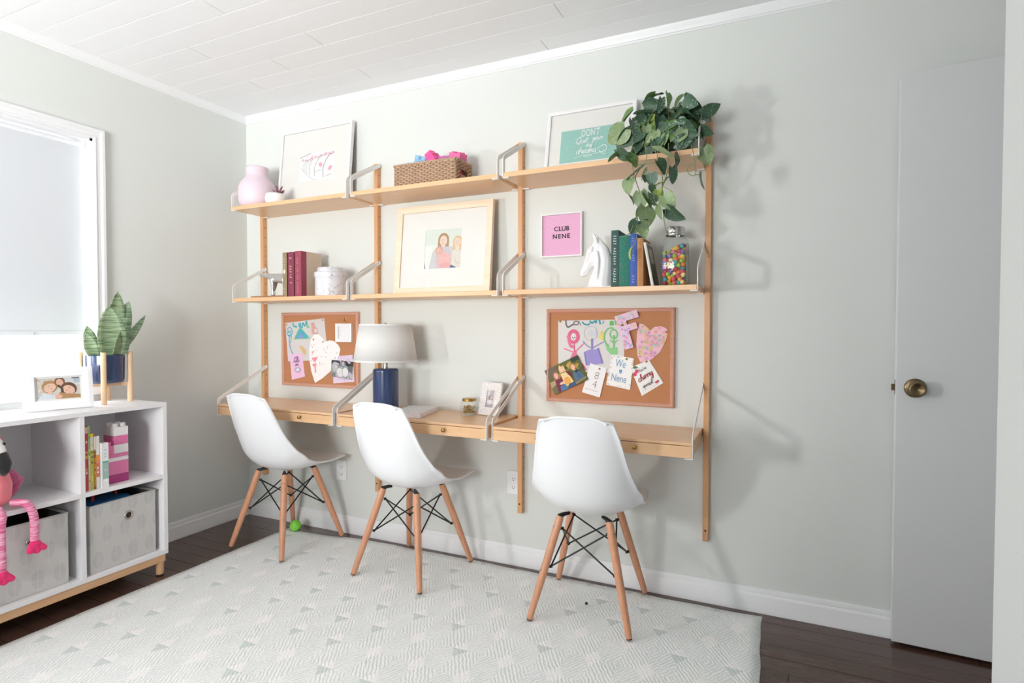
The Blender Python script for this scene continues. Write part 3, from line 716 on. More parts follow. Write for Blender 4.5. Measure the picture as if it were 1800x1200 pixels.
# top left: white frame with pale print of arching branches
k = Ink(); A0, B0, A1, B1 = -0.122, -0.100, 0.128, 0.062
k.rect(A0, B0, A1, B1, '#f7f7f8')
for i, (x, bend, w) in enumerate(((-.095, .03, .0015), (-.083, .034, .0018), (-.068, .040, .0022), (-.045, .052, .0028), (-.005, .075, .0038), (.058, .085, .0052))):
    zt = 0.022 + 0.004 * i; zb = -0.035 - 0.011 * i
    k.line([(x, zb), (x - .004, zb + (zt - zb) * .45), (x + bend * .35, zt - .012), (min(x + bend, A1 - .003), zt)], w, '#b9b5b8')
k.line([(-.110, -.020), (-.075, -.055), (-.020, -.092), (.005, -.098)], .0022, '#c9c6c9')
rr = random.Random(5)
for i in range(64):
    x = rr.uniform(A0 + .01, A1 - .006); z = 0.022 + rr.gauss(0, .006) + (x + .1) * .11
    k.ell(x, min(z, B1 - .006), rr.uniform(.002, .005), rr.uniform(.002, .004), rr.choice(('#f0b9c8', '#e79db4', '#f4ccd6', '#eab0c0')))
for x, z in ((.035, -.020), (.100, -.045), (.030, -.012), (.105, -.038)): k.ell(x, z, .012, .010, '#f2b3c2')
for x, z in ((.02, -.05), (.035, -.046), (.10, -.078), (.09, -.083)): k.line([(x - .018, z - .003), (x + .018, z + .002)], .003, '#cfd2cc')
for i in range(7): k.ell(-.115 + .011 * i, .040 + .003 * i, .006, .003, '#bfb9b8')
picture('framed_print', 'large white frame with pale print of arching pink trees, leaning on the wall', 0.515, 0.447, 0.014, 0.022, M['white_lacquer'], (0.600, -0.066, T1 + 0.0005), (math.radians(-6.0), 0, 0), k.xf(lambda p: (p[0] + .012, p[1] + .020)))
# top right: white frame, teal print with white lettering
k = Ink(); T = '#9ccfc5'; Wt = '#f3f8f6'
k.rect(-.1330, -.1015, .1330, .0530, T)
rr = random.Random(2)
for i in range(60):
    x, z = rr.uniform(-.12, .12), rr.uniform(-.09, .043)
    if abs(x + .02) > .075 or rr.random() < .15: k.line([(x, z), (x + rr.uniform(.006, .016), z + rr.uniform(-.004, .006)), (x + rr.uniform(.004, .014), z + rr.uniform(.005, .012))], .0011, '#b5dcd4')
k.text("DON'T", .004, .028, .048, Wt, sx=0.56, bold=0.0004)
k.script('Quit', -.036, -.010, .0145, .0024, Wt, slant=.3)
k.script('your', .037, -.004, .0125, .0023, Wt, slant=.3)
k.script('day', .000, -.032, .010, .0020, Wt)
k.script('dreams', -.012, -.060, .0155, .0024, Wt, slant=.3, sx=1.0)
k.line([(.040, -.055), (.065, -.040), (.082, -.048), (.078, -.066), (.055, -.070), (.048, -.060)], .0022, Wt)
k.line([(-.062, -.088), (-.03, -.077), (.01, -.078), (.05, -.072), (.072, -.082), (.08, -.07)], .0020, Wt)
k.line([(-.02, -.084), (.0, -.086), (.02, -.083)], .0018, Wt)
picture('framed_print', 'white frame with teal lettered print, behind the trailing plant', 0.405, 0.305, 0.017, 0.020, M['white_lacquer'], (2.198, -0.090, T1 + 0.0005), (math.radians(-12.0), 0, 0), k)
# middle: large light wood frame with family photo
k = Ink(); X0, X1, Y0, Y1 = -.102, .108, -.098, .098
k.rect(X0 - .004, Y0 - .004, X1 + .004, Y1 + .004, '#e6ece2'); k.rect(X0, .02, X1, Y1, '#dfe7dc'); k.rect(X0, Y0, -.06, .02, '#eef1ec')
k.poly([(-.075, Y0), (-.060, -.02), (-.035, .01), (.055, .01), (.075, -.03), (.08, Y0)], '#d3cfd0')
face(k, .004, .042, .026, '#b08a5c', '#f3d3c2', 2.6)
k.poly([(-.028, .01), (-.04, Y0 + .04), (-.03, Y0), (.05, Y0), (.05, -.03), (.034, .01)], '#cfc6cc')
k.ell(.012, -.058, .040, .040, '#efb6b5', .2).ell(.02, -.085, .036, .014, '#eaaaa9')
face(k, -.018, -.012, .018, '#d9a79a', '#f2b8ab', 1.0, .5, False)
k.line([(-.022, -.045), (.03, -.05), (.045, -.035)], .010, '#f0bfb4')
k.poly([(.052, Y0), (.058, -.02), (.078, .0), (X1, -.005), (X1, Y0)], '#e4dcd0')
face(k, .086, .030, .0215, '#e2c191', '#f5d2bf', 1.9)
k.poly([(.046, Y0), (.052, -.082), (.08, -.094), (.085, Y0)], '#4b5a82').poly([(X0, Y0), (X0, -.06), (-.095, Y0)], '#7f8ca6')
k.line([(.07, -.045), (.082, -.07), (.104, -.08)], .003, '#c9bda9')
picture('framed_photo', 'large pale wood frame with photo of three children, on the middle shelf', 0.554, 0.452, 0.034, 0.022, wood('pale_maple', '#f4e3cf', '#ecd5bb', 'X', 0.4, 50), (1.443, -0.078, T2 + 0.0005), (math.radians(-5.5), 0, 0), k, inner=(-.102, -.098, .108, .098))
# middle desk: small white raised pattern frame with black easel back
k = Ink(); k.rect(-.023, -.041, .023, .041, '#b9b2b6'); k.ell(.0, .004, .012, .015, '#8d8488').ell(-.002, -.014, .017, .010, '#d9d3d6').ell(.003, .006, .007, .009, '#cbb9b4').rect(-.023, .016, -.008, .041, '#d4cfd2').rect(-.023, -.041, .023, -.028, '#a59ea2')
pf = thing('framed_photo', 'small white frame with raised checker border and black easel back, on middle desk', 'picture frame', (1.712, -0.088, TD + 0.0005)); pf.rotation_euler = (math.radians(-14), 0, math.radians(-11))
wf, hf = 0.122, 0.158
obj('frame', ring_frame(MB(), wf, hf, [(0, 0), (0, -0.012), (0.038, -0.012), (0.038, 0)]), M['white_lacquer'], pf, loc=(0, 0, hf / 2), bevel=0.001)
mb = MB()
for i in range(10):
    for j in range(13):
        x = -wf / 2 + 0.0061 + 0.0122 * i; z = 0.0061 + 0.01215 * j
        if abs(x) < 0.024 and abs(z - hf / 2) < 0.041: continue
        mb.bm.verts.ensure_lookup_table(); b = [mb.bm.verts.new((x + a * 0.0048, -0.0121, z + c * 0.0048)) for a, c in ((-1, -1), (1, -1), (1, 1), (-1, 1))]; tpt = mb.bm.verts.new((x, -0.0155, z))
        for q in range(4): mb.bm.faces.new((b[q], b[(q + 1) % 4], tpt))
o = obj('raised_squares', mb, mat('warm_white_glaze', '#e9e2e0', 0.3), pf); o['kind'] = 'stuff'
obj('print', k.mesh('print'), M['photo'], pf, loc=(0, -0.006, hf / 2)); 
obj('back_panel', MB().box((-wf / 2 + .004, 0.0, .004), (wf / 2 - .004, 0.004, hf - .004)), M['black_metal'], pf)
obj('easel_leg', MB().prism([(0.004, 0.115), (0.004, 0.125), (0.068, 0.020), (0.062, 0.016)], -0.02, 0.02, 'x'), M['black_metal'], pf)

# ==================================================================== LETTER BOARD AND CORKBOARDS
lb = thing('letter_board', 'square pink letter board with white frame and black letters on the wall', 'letter board', (2.049, -0.0005, 1.477))
obj('frame', ring_frame(MB(), 0.200, 0.201, [(0, 0), (0, -0.020), (0.007, -0.020), (0.007, 0)]), M['white_lacquer'], lb, loc=(0, 0, 0.1), bevel=0.001)
mb = MB()
mb.box((-0.094, -0.008, 0.006), (0.094, -0.001, 0.194))
pk = mat('pink_felt', '#eab6d6', 0.9, sheen=0.3)
obj('felt_panel', mb, pk, lb)
mb = MB()
for i in range(31): mb.box((-0.0935, -0.0105, 0.0070 + 0.00603 * i), (0.0935, -0.0075, 0.0112 + 0.00603 * i))
o = obj('felt_ribs', mb, pk, lb); o['kind'] = 'stuff'
k = Ink().text('C', -.027, .1285, .029, '#32262c', bold=.0004).text('L', -.0075, .1285, .029, '#32262c', bold=.0004).text('U', .0100, .1285, .029, '#32262c', bold=.0004).text('B', .0290, .1285, .029, '#32262c', bold=.0004)
for i, ch in enumerate('NENE'): k.text(ch, -.033 + .0222 * i, .094, .029, '#32262c', bold=.0004)
o = obj('letters', k.mesh('letters'), M['print'], lb, loc=(0, -0.0112, 0)); o['label'] = 'black letters reading CLUB NENE'
sm = o.modifiers.new('s', 'SOLIDIFY'); sm.thickness = 0.0015; sm.offset = -1

M['cork'] = mat('cork', '#c98d66', 0.9, spec=0.2, var=0.22, vscale=420, bump=0.4, bscale=420, bdist=0.0015)
M['rose_wood'] = wood('rose_frame_wood', '#dcae9c', '#cf9c88', 'X', 0.4, 60)
def corkboard(x0, z0, x1, z1, label):
    w, h = x1 - x0, z1 - z0
    t = thing('corkboard', label, 'corkboard', ((x0 + x1) / 2, -0.0005, (z0 + z1) / 2), 0, 'corkboards above the desks')
    obj('frame', ring_frame(MB(), w, h, [(0, 0), (0, -0.014), (0.003, -0.018), (0.008, -0.020), (0.011, -0.017), (0.014, -0.019), (0.017, -0.016), (0.018, -0.006), (0.018, 0)]), M['rose_wood'], t, auto=40)
    obj('cork_panel', MB().box((-w / 2 + 0.015, -0.009, -h / 2 + 0.015), (w / 2 - 0.015, -0.001, h / 2 - 0.015)), M['cork'], t)
corkboard(0.296, 0.811, 0.870, 1.237, 'smaller-looking framed corkboard over the left desk, crowded with papers')
corkboard(1.977, 0.808, 2.560, 1.237, 'framed corkboard over the right desk, with drawings, cards and a letter F')
LAY = -0.0096
def pinned(name, label, cat, outline, art, y, col='#f4f1ee', curl=None, th=0.0005, group=None):
    """a sheet pinned to the board: thin body cut to its outline, printed face just in front"""
    cx = sum(p[0] for p in outline) / len(outline); cz = sum(p[1] for p in outline) / len(outline)
    t = thing(name, label, cat, (cx, y, cz), 0, group)
    pts = [(p[0] - cx, p[1] - cz) for p in outline]
    sheet = obj('sheet', MB().prism(pts, -th, 0, 'y'), mat(name + '_stock', col, 0.7), t)
    if art is not None:
        art.xf(lambda p: (p[0] - cx, p[1] - cz)); obj('drawing' if 'draw' in name else 'print', art.mesh('print'), M['print'], t, loc=(0, -th - 0.0001, 0))
    return t
def pin(x, z, y, label, col='brass'):
    t = thing('push_pin', label, 'push pin', (x, y, z), 0, 'push pins in the corkboards')
    obj('head', MB().lathe([(0, 0.004), (0.0042, 0.0035), (0.0046, 0.0025), (0.0046, 0.0018), (0, 0.0015)], 14), M['brass'], t, True, rot=(PI / 2, 0, 0))
    obj('point', MB().cyl((0, -0.0016, 0), (0, 0.006, 0), 0.0006, 0.0004, 6), M['nickel'], t)
# --- right board
k = Ink(); D = lambda c, *p: k.line(p, c[1], c[0])
k.rect(2.033, .946, 2.343, 1.187, '#dedad9')
k.line([(2.071, 1.183), (2.073, 1.165), (2.081, 1.153), (2.096, 1.160), (2.108, 1.166)], .0075, '#6c6a70'); k.ring(2.121, 1.172, .012, .008, .006, '#7d7b80'); k.line([(2.133, 1.181), (2.140, 1.170), (2.143, 1.160)], .003, '#8d8b90')
k.line([(2.151, 1.177), (2.160, 1.167), (2.176, 1.164), (2.186, 1.170)], .0065, '#2c97a5').line([(2.186, 1.180), (2.197, 1.172), (2.208, 1.180), (2.214, 1.174), (2.216, 1.184)], .0075, '#2fa3b3').line([(2.230, 1.184), (2.234, 1.168)], .0075, '#2d9dac').line([(2.243, 1.168), (2.252, 1.180)], .0045, '#59aebb')
k.rect(2.277, 1.160, 2.295, 1.181, '#6cbf6a').line([(2.302, 1.183), (2.306, 1.165)], .0065, '#74c471')
k.ring(2.109, 1.110, .021, .025, .016, '#e0648c').ell(2.108, 1.107, .013, .016, '#e6e0e2').ell(2.104, 1.106, .003, .003, '#555555').ell(2.115, 1.106, .003, .003, '#555555').line([(2.109, 1.104), (2.109, 1.095)], .003, '#d8577f')
k.line([(2.082, 1.112), (2.092, 1.072), (2.106, 1.062)], .013, '#e3779a').line([(2.110, 1.090), (2.113, 1.055), (2.114, 1.035)], .0055, '#e0648c').line([(2.064, 1.054), (2.112, 1.040), (2.135, 1.058), (2.156, 1.078)], .0048, '#e26f93')
k.poly([(2.105, 1.040), (2.122, 1.040), (2.144, .975), (2.080, .975)], '#e27a9c').line([(2.150, .985), (2.168, .960)], .008, '#dd5f80')
k.ring(2.190, 1.125, .031, .033, .0022, '#b5b7c9').ell(2.198, 1.126, .020, .014, '#cfd3dc')
k.line([(2.196, 1.100), (2.197, 1.050)], .0085, '#8f84c6').line([(2.153, 1.089), (2.175, 1.068), (2.198, 1.058)], .0042, '#8f84c6').line([(2.198, 1.058), (2.228, 1.076), (2.251, 1.088)], .0042, '#8f84c6')
k.poly([(2.184, 1.052), (2.212, 1.052), (2.228, 1.061), (2.250, .990), (2.168, .978), (2.158, 1.040)], '#9d92d0').line([(2.162, 1.036), (2.172, .986)], .006, '#8076bd').line([(2.226, 1.056), (2.245, .994)], .006, '#8076bd')
k.line([(2.238, 1.132), (2.246, 1.118), (2.233, 1.108), (2.246, 1.100)], .013, '#e2d37a')
k.ring(2.283, 1.110, .030, .040, .006, '#7bc47a', 1.2, 4.4).ring(2.296, 1.122, .016, .020, .006, '#7bc47a').line([(2.297, 1.116), (2.297, 1.062)], .0075, '#79c378').line([(2.297, 1.080), (2.280, 1.096)], .005, '#79c378').line([(2.297, 1.080), (2.314, 1.097)], .005, '#8acb88')
k.poly([(2.255, 1.085), (2.280, 1.060), (2.312, 1.064), (2.314, 1.034), (2.286, 1.030), (2.266, 1.050)], '#8ccc8a')
pinned('child_drawing', "child's drawing of three stick people in pink, purple and green on right corkboard", 'drawing', [(2.033, 1.183), (2.319, 1.187), (2.343, 1.157), (2.343, .950), (2.035, .946)], None, LAY, '#dedad9')
t = [o for o in COL.objects if o.name.startswith('child_drawing')][-1]
k.xf(lambda p: (min(p[0], 2.3425) - t.location.x, p[1] - t.location.z)); k.polys = k.polys[1:]
obj('drawing', k.mesh('drawing'), M['print'], t, loc=(0, -0.0007, 0))
rr = random.Random(8)
def floral(k, inside, n, pal, x0, z0, x1, z1, r):
    for i in range(n):
        x, z = rr.uniform(x0, x1), rr.uniform(z0, z1)
        if not inside(x, z): continue
        c = rr.choice(pal)
        for q in range(5): k.ell(x + r * .8 * math.cos(q * 1.257), z + r * .8 * math.sin(q * 1.257), r * .6, r * .6, c, n=8)
        k.ell(x, z, r * .45, r * .45, rr.choice(('#8b7ab8', '#e8c25a', '#6fae5c', '#d96f9d')), n=8)
    return k
def in_poly(P):
    def f(x, z, m=0.005):
        def ins(x, z):
            r = False
            for (ax, az), (bx, bz) in zip(P, P[1:] + P[:1]):
                if (az > z) != (bz > z) and x < (bx - ax) * (z - az) / (bz - az) + ax: r = not r
            return r
        return all(ins(x + a, z + b) for a, b in ((m, 0), (-m, 0), (0, m), (0, -m)))
    return f
FO = [(2.301, 1.200), (2.399, 1.230), (2.409, 1.198), (2.353, 1.181), (2.358, 1.164), (2.396, 1.175), (2.405, 1.149), (2.366, 1.137), (2.387, 1.065), (2.350, 1.054)]
k = floral(Ink(), in_poly(FO), 105, ('#d9b4e4', '#b3c4ea', '#f3c9a9', '#eda3c6', '#b5dcd6', '#c7b2e8'), 2.30, 1.05, 2.41, 1.23, .0045)
pinned('paper_letter', 'letter F cut from pink flowered paper, at top of right corkboard', 'paper letter', FO, k, LAY - 0.0105, '#eccbe6', th=0.0012)
HO = [(2.410, 1.170), (2.427, 1.166), (2.442, 1.154), (2.456, 1.138), (2.476, 1.155), (2.502, 1.158), (2.524, 1.149), (2.532, 1.133), (2.524, 1.096), (2.500, 1.047), (2.470, 1.020), (2.444, 1.003), (2.416, 1.000), (2.403, 1.025), (2.397, 1.078), (2.400, 1.128)]
k = floral(Ink(), in_poly(HO), 130, ('#eaa0ba', '#dfb2dc', '#b7ccd3', '#ecb598', '#ddcf86', '#ebb0c8', '#d6a3d3'), 2.39, 1.0, 2.54, 1.17, .0052)
pinned('paper_heart', 'pink flowered paper heart on the right corkboard', 'paper heart', HO, k, LAY - 0.0012, '#f0bfcd', th=0.0008)
# family photo, tilted
PO = [(1.969, .946), (2.131, 1.023), (2.181, .926), (2.021, .836)]
k = Ink(); w, h = .180, .118
k.rect(-w / 2, -h / 2, w / 2, h / 2, '#5d6434').rect(-w / 2, .012, -.03, h / 2, '#6e6152').rect(-w / 2, -h / 2, -.05, -.002, '#b3a077').poly([(-.09, -.059), (-.05, -.059), (-.062, -.02), (-.09, -.03)], '#6d7350')
for i in range(46): k.ell(rr.uniform(-.03, .082), rr.uniform(-.02, .052), rr.uniform(.003, .010), rr.uniform(.003, .009), rr.choice(('#8c8a3c', '#b1963f', '#3f4a24', '#76803a', '#c7a24b', '#4c5a2c')))
k.rect(.05, .038, .09, .059, '#33402c')
k.poly([(-.066, -.059), (-.060, .002), (-.028, .004), (-.020, -.059)], '#7c2a49'); face(k, -.046, .016, .0125, '#a9714e', '#ecb99f', 1.6)
k.poly([(-.024, -.050), (-.022, .014), (.012, .014), (.022, -.040)], '#efd2a0').poly([(.004, .018), (.030, .004), (.026, -.024), (.012, -.004)], '#6d2335').ell(-.004, -.026, .016, .018, '#eaa850'); face(k, -.008, .034, .0125, '#e3bd85', '#f2c8b0', 1.4)
k.poly([(.030, -.046), (.036, -.004), (.066, .000), (.080, -.040)], '#5d7089').poly([(.044, .0), (.062, .004), (.068, -.006), (.050, -.012)], '#2f3c55').ell(.058, -.026, .012, .012, '#3f6b93'); face(k, .046, .020, .012, '#b5793f', '#edbda4', 1.0)
k.poly([(-.052, -.059), (-.046, -.036), (-.020, -.034), (-.012, -.059)], '#4f7fae').poly([(-.010, -.059), (-.004, -.042), (.024, -.040), (.030, -.059)], '#3d5c85').ell(-.03, -.026, .016, .006, '#efc3ac')
k.line([(.03, -.052), (.085, -.044)], .006, '#a4917c')
PT = lambda p: (2.0755 + p[0] * .90 - p[1] * .44, .9328 + p[0] * .428 + p[1] * .93)
k.xf(PT); PO2 = [PT(p) for p in ((-w / 2, h / 2), (w / 2, h / 2), (w / 2, -h / 2), (-w / 2, -h / 2))]
pinned('family_photo', 'tilted outdoor photo of three people at lower left of right corkboard', 'photo', PO2, k, LAY - 0.0085, '#6b6442')
CO = [(2.190, .990), (2.266, .969), (2.234, .837), (2.151, .857)]
k = Ink(); r_ = math.radians(-15.5)
k.text('8', 2.2205, .9335, .050, '#55565a', r_, bold=-.0012, sx=.9).text('4', 2.2105, .8945, .050, '#55565a', r_, bold=-.0012, sx=.9).line([(2.166, .8765), (2.228, .8615)], .0016, '#a9adb2', False)
pinned('date_card', 'white card with numerals 8 and 4 at bottom middle of right corkboard', 'card', CO, k, LAY - 0.0042, '#f3f1f4')
WO = [(2.289, 1.032), (2.387, 1.016), (2.371, .877), (2.263, .896)]
k = Ink(); r_ = math.radians(-9.5); B = '#7c9fc9'
k.text('We', 2.3290, .9905, .050, B, r_, sx=.62).poly(heart(2.3285, .957, .014, .023, r_), '#4d95cf').poly(heart(2.3285, .957, .005, .010, r_), '#8fc0e4').text('Nene', 2.3205, .9255, .048, B, r_, sx=.66)
for i in range(34):
    u = rr.random(); e = rr.choice((0, 1, 2, 3)); a, b = WO[e], WO[(e + 1) % 4]; x = (a[0] + (b[0] - a[0]) * u) * .915 + 2.3275 * .085; z = (a[1] + (b[1] - a[1]) * u) * .915 + .955 * .085
    k.ell(x, z, .0032, .0022, rr.choice(('#e7c9a9', '#bcd3b0', '#b9c4e0', '#e6b9c0', '#e9dfae')), rr.random() * 3, 8)
tw = pinned('greeting_card', 'white card with blue words We and Nene and a heart, right corkboard', 'card', WO, k, LAY - 0.0033, '#f6f5f4')
kids(tw)[-1]['kind'] = 'stuff'
CH = [(2.371, .976), (2.453, 1.011), (2.514, .914), (2.423, .853)]
k = Ink(); r_ = math.radians(33)
k.poly([(2.378, .973), (2.392, .985), (2.408, .976), (2.392, .971)], '#5f7d5a').ell(2.400, .960, .0085, .009, '#e05577').ell(2.392, .947, .0085, .009, '#d94a6d').line([(2.4, .966), (2.393, .976)], .0012, '#5f7d5a')
k.script("You're", 2.424, .967, .0078, .0014, '#54535a', r_).script('cherry', 2.437, .937, .0135, .0032, '#a4434e', r_).script('special!', 2.449, .905, .0085, .0016, '#54535a', r_)
k.ell(2.486, .917, .007, .005, '#d94a6d', r_).ell(2.492, .922, .0035, .0045, '#46584a').ell(2.463, .907, .002, .002, '#d94a6d').ell(2.456, .904, .002, .002, '#46584a')
for i in range(10): k.ell(2.425 + .007 * i, .874 + .0035 * i + rr.uniform(-.002, .002), .0015, .0012, '#e8a9ae', n=8)
pinned('greeting_card', 'white cherry card turned on its corner at bottom right of right corkboard', 'card', CH, k, LAY - 0.0026, '#f2f1f0')
for x, z, y, l in ((2.051, .976, LAY - .0092, 'gold push pin in the top of the outdoor family photo'), (2.233, .966, LAY - .0049, 'gold push pin holding the card with 8 and 4'), (2.355, 1.013, LAY - .0040, 'gold push pin holding the blue lettered card'),
                   (2.442, 1.004, LAY - .0033, 'gold push pin at the lower tip of the flowered heart'), (2.526, 1.132, LAY - .0023, 'gold push pin at the right edge of the flowered heart'), (2.338, 1.162, LAY - .0122, 'push pin through the flowered letter F'), (2.044, 1.179, LAY - .0009, "dark push pin in top left corner of the stick people drawing")):
    pin(x, z, y, l)
# --- left board
k = Ink()
k.line([(.384, 1.176), (.388, 1.160), (.412, 1.153)], .010, '#4ab0c0').line([(.428, 1.172), (.445, 1.172), (.436, 1.154), (.428, 1.166), (.448, 1.152)], .008, '#4ab0c0').line([(.455, 1.148), (.462, 1.176), (.476, 1.160), (.488, 1.186), (.496, 1.152)], .009, '#4ab0c0').line([(.480, 1.168), (.505, 1.150)], .012, '#86c48e')
k.poly([(.436, 1.148), (.500, 1.098), (.494, 1.084), (.396, 1.083)], '#57b3c8').poly([(.440, 1.118), (.465, 1.098), (.455, 1.086), (.418, 1.086)], '#8f9fd8').line([(.436, 1.152), (.392, 1.084)], .005, '#9fd07a').line([(.396, 1.082), (.512, 1.086)], .005, '#9fd07a').line([(.436, 1.152), (.510, 1.092)], .005, '#74c79a')
k.ring(.356, 1.125, .021, .026, .005, '#49b2c4').line([(.340, 1.118), (.372, 1.130)], .005, '#49b2c4').line([(.345, 1.135), (.366, 1.112)], .006, '#5fbccc').poly([(.340, 1.108), (.372, 1.108), (.357, 1.092)], '#49b2c4').line([(.352, 1.092), (.356, 1.052), (.368, 1.015), (.383, .992)], .0055, '#52a5c4').line([(.372, 1.098), (.362, 1.060)], .004, '#52a5c4')
k.poly([(.524, 1.178), (.546, 1.180), (.553, 1.155), (.571, 1.144), (.573, 1.112), (.528, 1.114)], '#d7a49f').ell(.558, 1.132, .010, .012, '#e4d8d6')
k.poly([(.430, 1.040), (.448, 1.046), (.484, 1.018), (.484, .990), (.462, 1.000)], '#dbb985')
pinned('child_drawing', "child's drawing with blue lettering and blue triangle dress on left corkboard", 'drawing', [(.322, 1.177), (.621, 1.203), (.636, 1.075), (.636, .966), (.342, .951)], k, LAY, '#d9d3d4')
HO = [(.509, 1.021), (.520, 1.082), (.547, 1.109), (.579, 1.113), (.611, 1.090), (.632, 1.071), (.663, 1.078), (.694, 1.074), (.725, 1.052), (.740, 1.029), (.729, .993), (.672, .907), (.610, .862), (.551, .832), (.524, .898), (.511, .959)]
k = Ink(); ip = in_poly(HO)
for i in range(26):
    x, z = rr.uniform(.52, .72), rr.uniform(.93, 1.06)
    if ip(x, z, .01): k.ell(x, z, .0032, .0032, rr.choice(('#9db2c4', '#e8a7b4', '#b7a6c9', '#d9c58a', '#a9c7b0')), n=8)
k.poly(heart(.535, 1.008, .016, .014), '#f2a6b6').poly([(.525, .975), (.575, .985), (.560, .958), (.545, .952)], '#f19fb0').poly(heart(.549, .935, .030, .024, .2), '#ef97aa').line([(.552, .930), (.556, .893)], .010, '#ef97aa')
pinned('paper_heart', 'large white paper heart with small stickers in the middle of left corkboard', 'paper heart', HO, k, LAY - 0.0016, '#f7f4f5', th=0.0008)
PO = [(.355, .993), (.454, 1.001), (.474, .866), (.372, .843)]
k = Ink(); r_ = math.radians(8)
k.script('rainbow'.replace('b', 'h').replace('w', 'u')[:4], .408, .975, .010, .0016, '#7a5a86', r_).script('hello', .410, .952, .012, .0018, '#7a5a86', r_).script('one', .412, .932, .010, .0018, '#7a5a86', r_).ell(.420, .904, .022, .012, '#b9c3d2', r_).ell(.422, .904, .012, .008, '#e6e3ee', r_).ring(.420, .904, .024, .014, .0014, '#8d93ad')
pinned('greeting_card', 'pink card with small purple writing at lower left of left corkboard', 'card', PO, k, LAY - 0.0012, '#efc4e4')
k = floral(Ink(), lambda x, z: True, 60, ('#d9c3ea', '#efc7de', '#c9d3ee'), .695, .85, .825, .99, .004)
pinned('patterned_card', 'lilac patterned card behind a black and white photo on left corkboard', 'card', [(.684, .988), (.825, .999), (.837, .850), (.686, .835)], k, LAY - 0.0010, '#e6d3ec')
k = Ink(); k.poly([(.676, .968), (.830, .960), (.822, .861), (.668, .873)], '#9c9f9e').poly([(.676, .968), (.830, .960), (.828, .930), (.760, .945), (.700, .930), (.674, .945)], '#43474a').ell(.700, .930, .022, .028, '#b9bebc').ell(.752, .948, .018, .020, '#83898a').ell(.808, .918, .018, .022, '#6a6f72').ell(.796, .945, .020, .012, '#33373a')
k.ell(.735, .898, .023, .026, '#dfe2e4', .4).ell(.772, .900, .023, .026, '#e6e8ea', -.4).line([(.753, .925), (.754, .885)], .003, '#8e9394').ell(.690, .885, .018, .012, '#7f8584').ell(.815, .880, .010, .014, '#c5c8c8')
pinned('small_photo', 'black and white photo over lilac card at lower right of left corkboard', 'photo', [(.676, .968), (.830, .960), (.822, .861), (.668, .873)], k, LAY - 0.0022, '#8f9391')
mf = thing('framed_photo', 'tiny white frame hanging from gold hook at top right of left corkboard', 'picture frame', (.7715, LAY - 0.0002, 1.069))
obj('frame', ring_frame(MB(), .114, .104, [(0, 0), (0, -.016), (.005, -.018), (.018, -.016), (.018, 0)]), M['white_plastic'], mf, loc=(0, 0, .052), bevel=.001)
obj('back_panel', MB().box((-.043, -.004, -.037), (.043, 0, .037)), M['paper'], mf, loc=(0, 0, .052))
k = Ink().rect(-.039, -.034, .039, .034, '#eeecef').poly([(-.03, -.02), (-.03, .02), (-.028, .02), (-.028, -.02)], '#d7d5dc'); obj('print', k.mesh('print'), M['photo'], mf, loc=(0, -.0045, .052))
obj('hanging_ribbon', MB().box((-.0035, -.003, .102), (.0035, -.001, .128)), M['brass'], mf)
hk = thing('picture_hook', 'small gold hook above the tiny white frame on left corkboard', 'hook', (.7715, LAY, 1.196))
obj('hook_plate', MB().box((-.006, -.0022, -.004), (.006, 0, .016)).cyl((0, -.006, .010), (0, 0, .010), .0045, n=10), M['brass'], hk, bevel=.0008)
obj('hook_curl', MB().tube([(0, -.003, .006), (0, -.004, -.004), (0, -.008, -.009), (0, -.012, -.004)], .0018, 6), M['brass'], hk, True)
for x, z, y, l in ((.333, 1.166, LAY - .0009, 'push pin in top left corner of the drawing with blue lettering'), (.611, 1.193, LAY - .0009, 'push pin in top right corner of the drawing with blue lettering'), (.543, 1.082, LAY - .0029, 'push pin in upper left lobe of the white paper heart'), (.615, 1.070, LAY - .0029, 'push pin in the notch of the white paper heart'), (.755, .960, LAY - .0031, 'push pin at the top of the black and white photo')):
    pin(x, z, y, l)

# ==================================================================== THINGS ON THE SHELVES
EPS = 0.0004
# --- pink vase
t = thing('vase', 'matte pale pink vase with a wide neck at left end of the top shelf', 'vase', (0.274, -0.160, T1 + EPS))
body = [(0.0, 0), (0.074, 0), (0.080, 0.003), (0.092, 0.018), (0.0985, 0.045), (0.100, 0.080), (0.098, 0.110), (0.088, 0.135), (0.071, 0.157), (0.061, 0.172), (0.058, 0.187), (0.0595, 0.208), (0.0605, 0.222), (0.0585, 0.2255), (0.0555, 0.222), (0.054, 0.190), (0.062, 0.165), (0.085, 0.130), (0.093, 0.09), (0.09, 0.03), (0.0, 0.008)]
obj('vase_body', MB().lathe(body, 48), mat('pink_ceramic', '#e9d3de', 0.45, spec=0.4, var=0.03, vscale=15), t, True)
# --- little succulent
t = thing('potted_succulent', 'small white rounded pot of green and burgundy succulents beside the pink vase', 'plant', (0.440, -0.185, T1 + EPS))
mb = MB(); rr = random.Random(11)
mb.lathe([(0, 0), (0.040, 0), (0.046, 0.004), (0.0535, 0.020), (0.055, 0.036), (0.052, 0.050), (0.0495, 0.0565), (0.047, 0.054), (0.046, 0.046), (0, 0.046)], 10)
obj('pot', mb, mat('white_ceramic', '#f3f1f0', 0.35), t, True)
GRN = mat('succulent_green', '#8fb646', 0.5, var=0.3, vscale=30); BUR = mat('succulent_burgundy', '#8e5562', 0.5, var=0.3, vscale=40)
def blade(mb, base, tip, w, lift=0.0, n=6, th=0.35):
    base, tip = Vector(base), Vector(tip); d = tip - base; pts = []; rr_ = []
    for i in range(n + 1):
        f = i / n; pts.append(base + d * f + Vector((0, 0, lift * math.sin(PI * f)))); rr_.append(max(0.0004, w * math.sin(PI * min(1, 0.18 + 0.82 * f)) ** 0.8))
    mb.tube(pts, rr_, 6); return mb
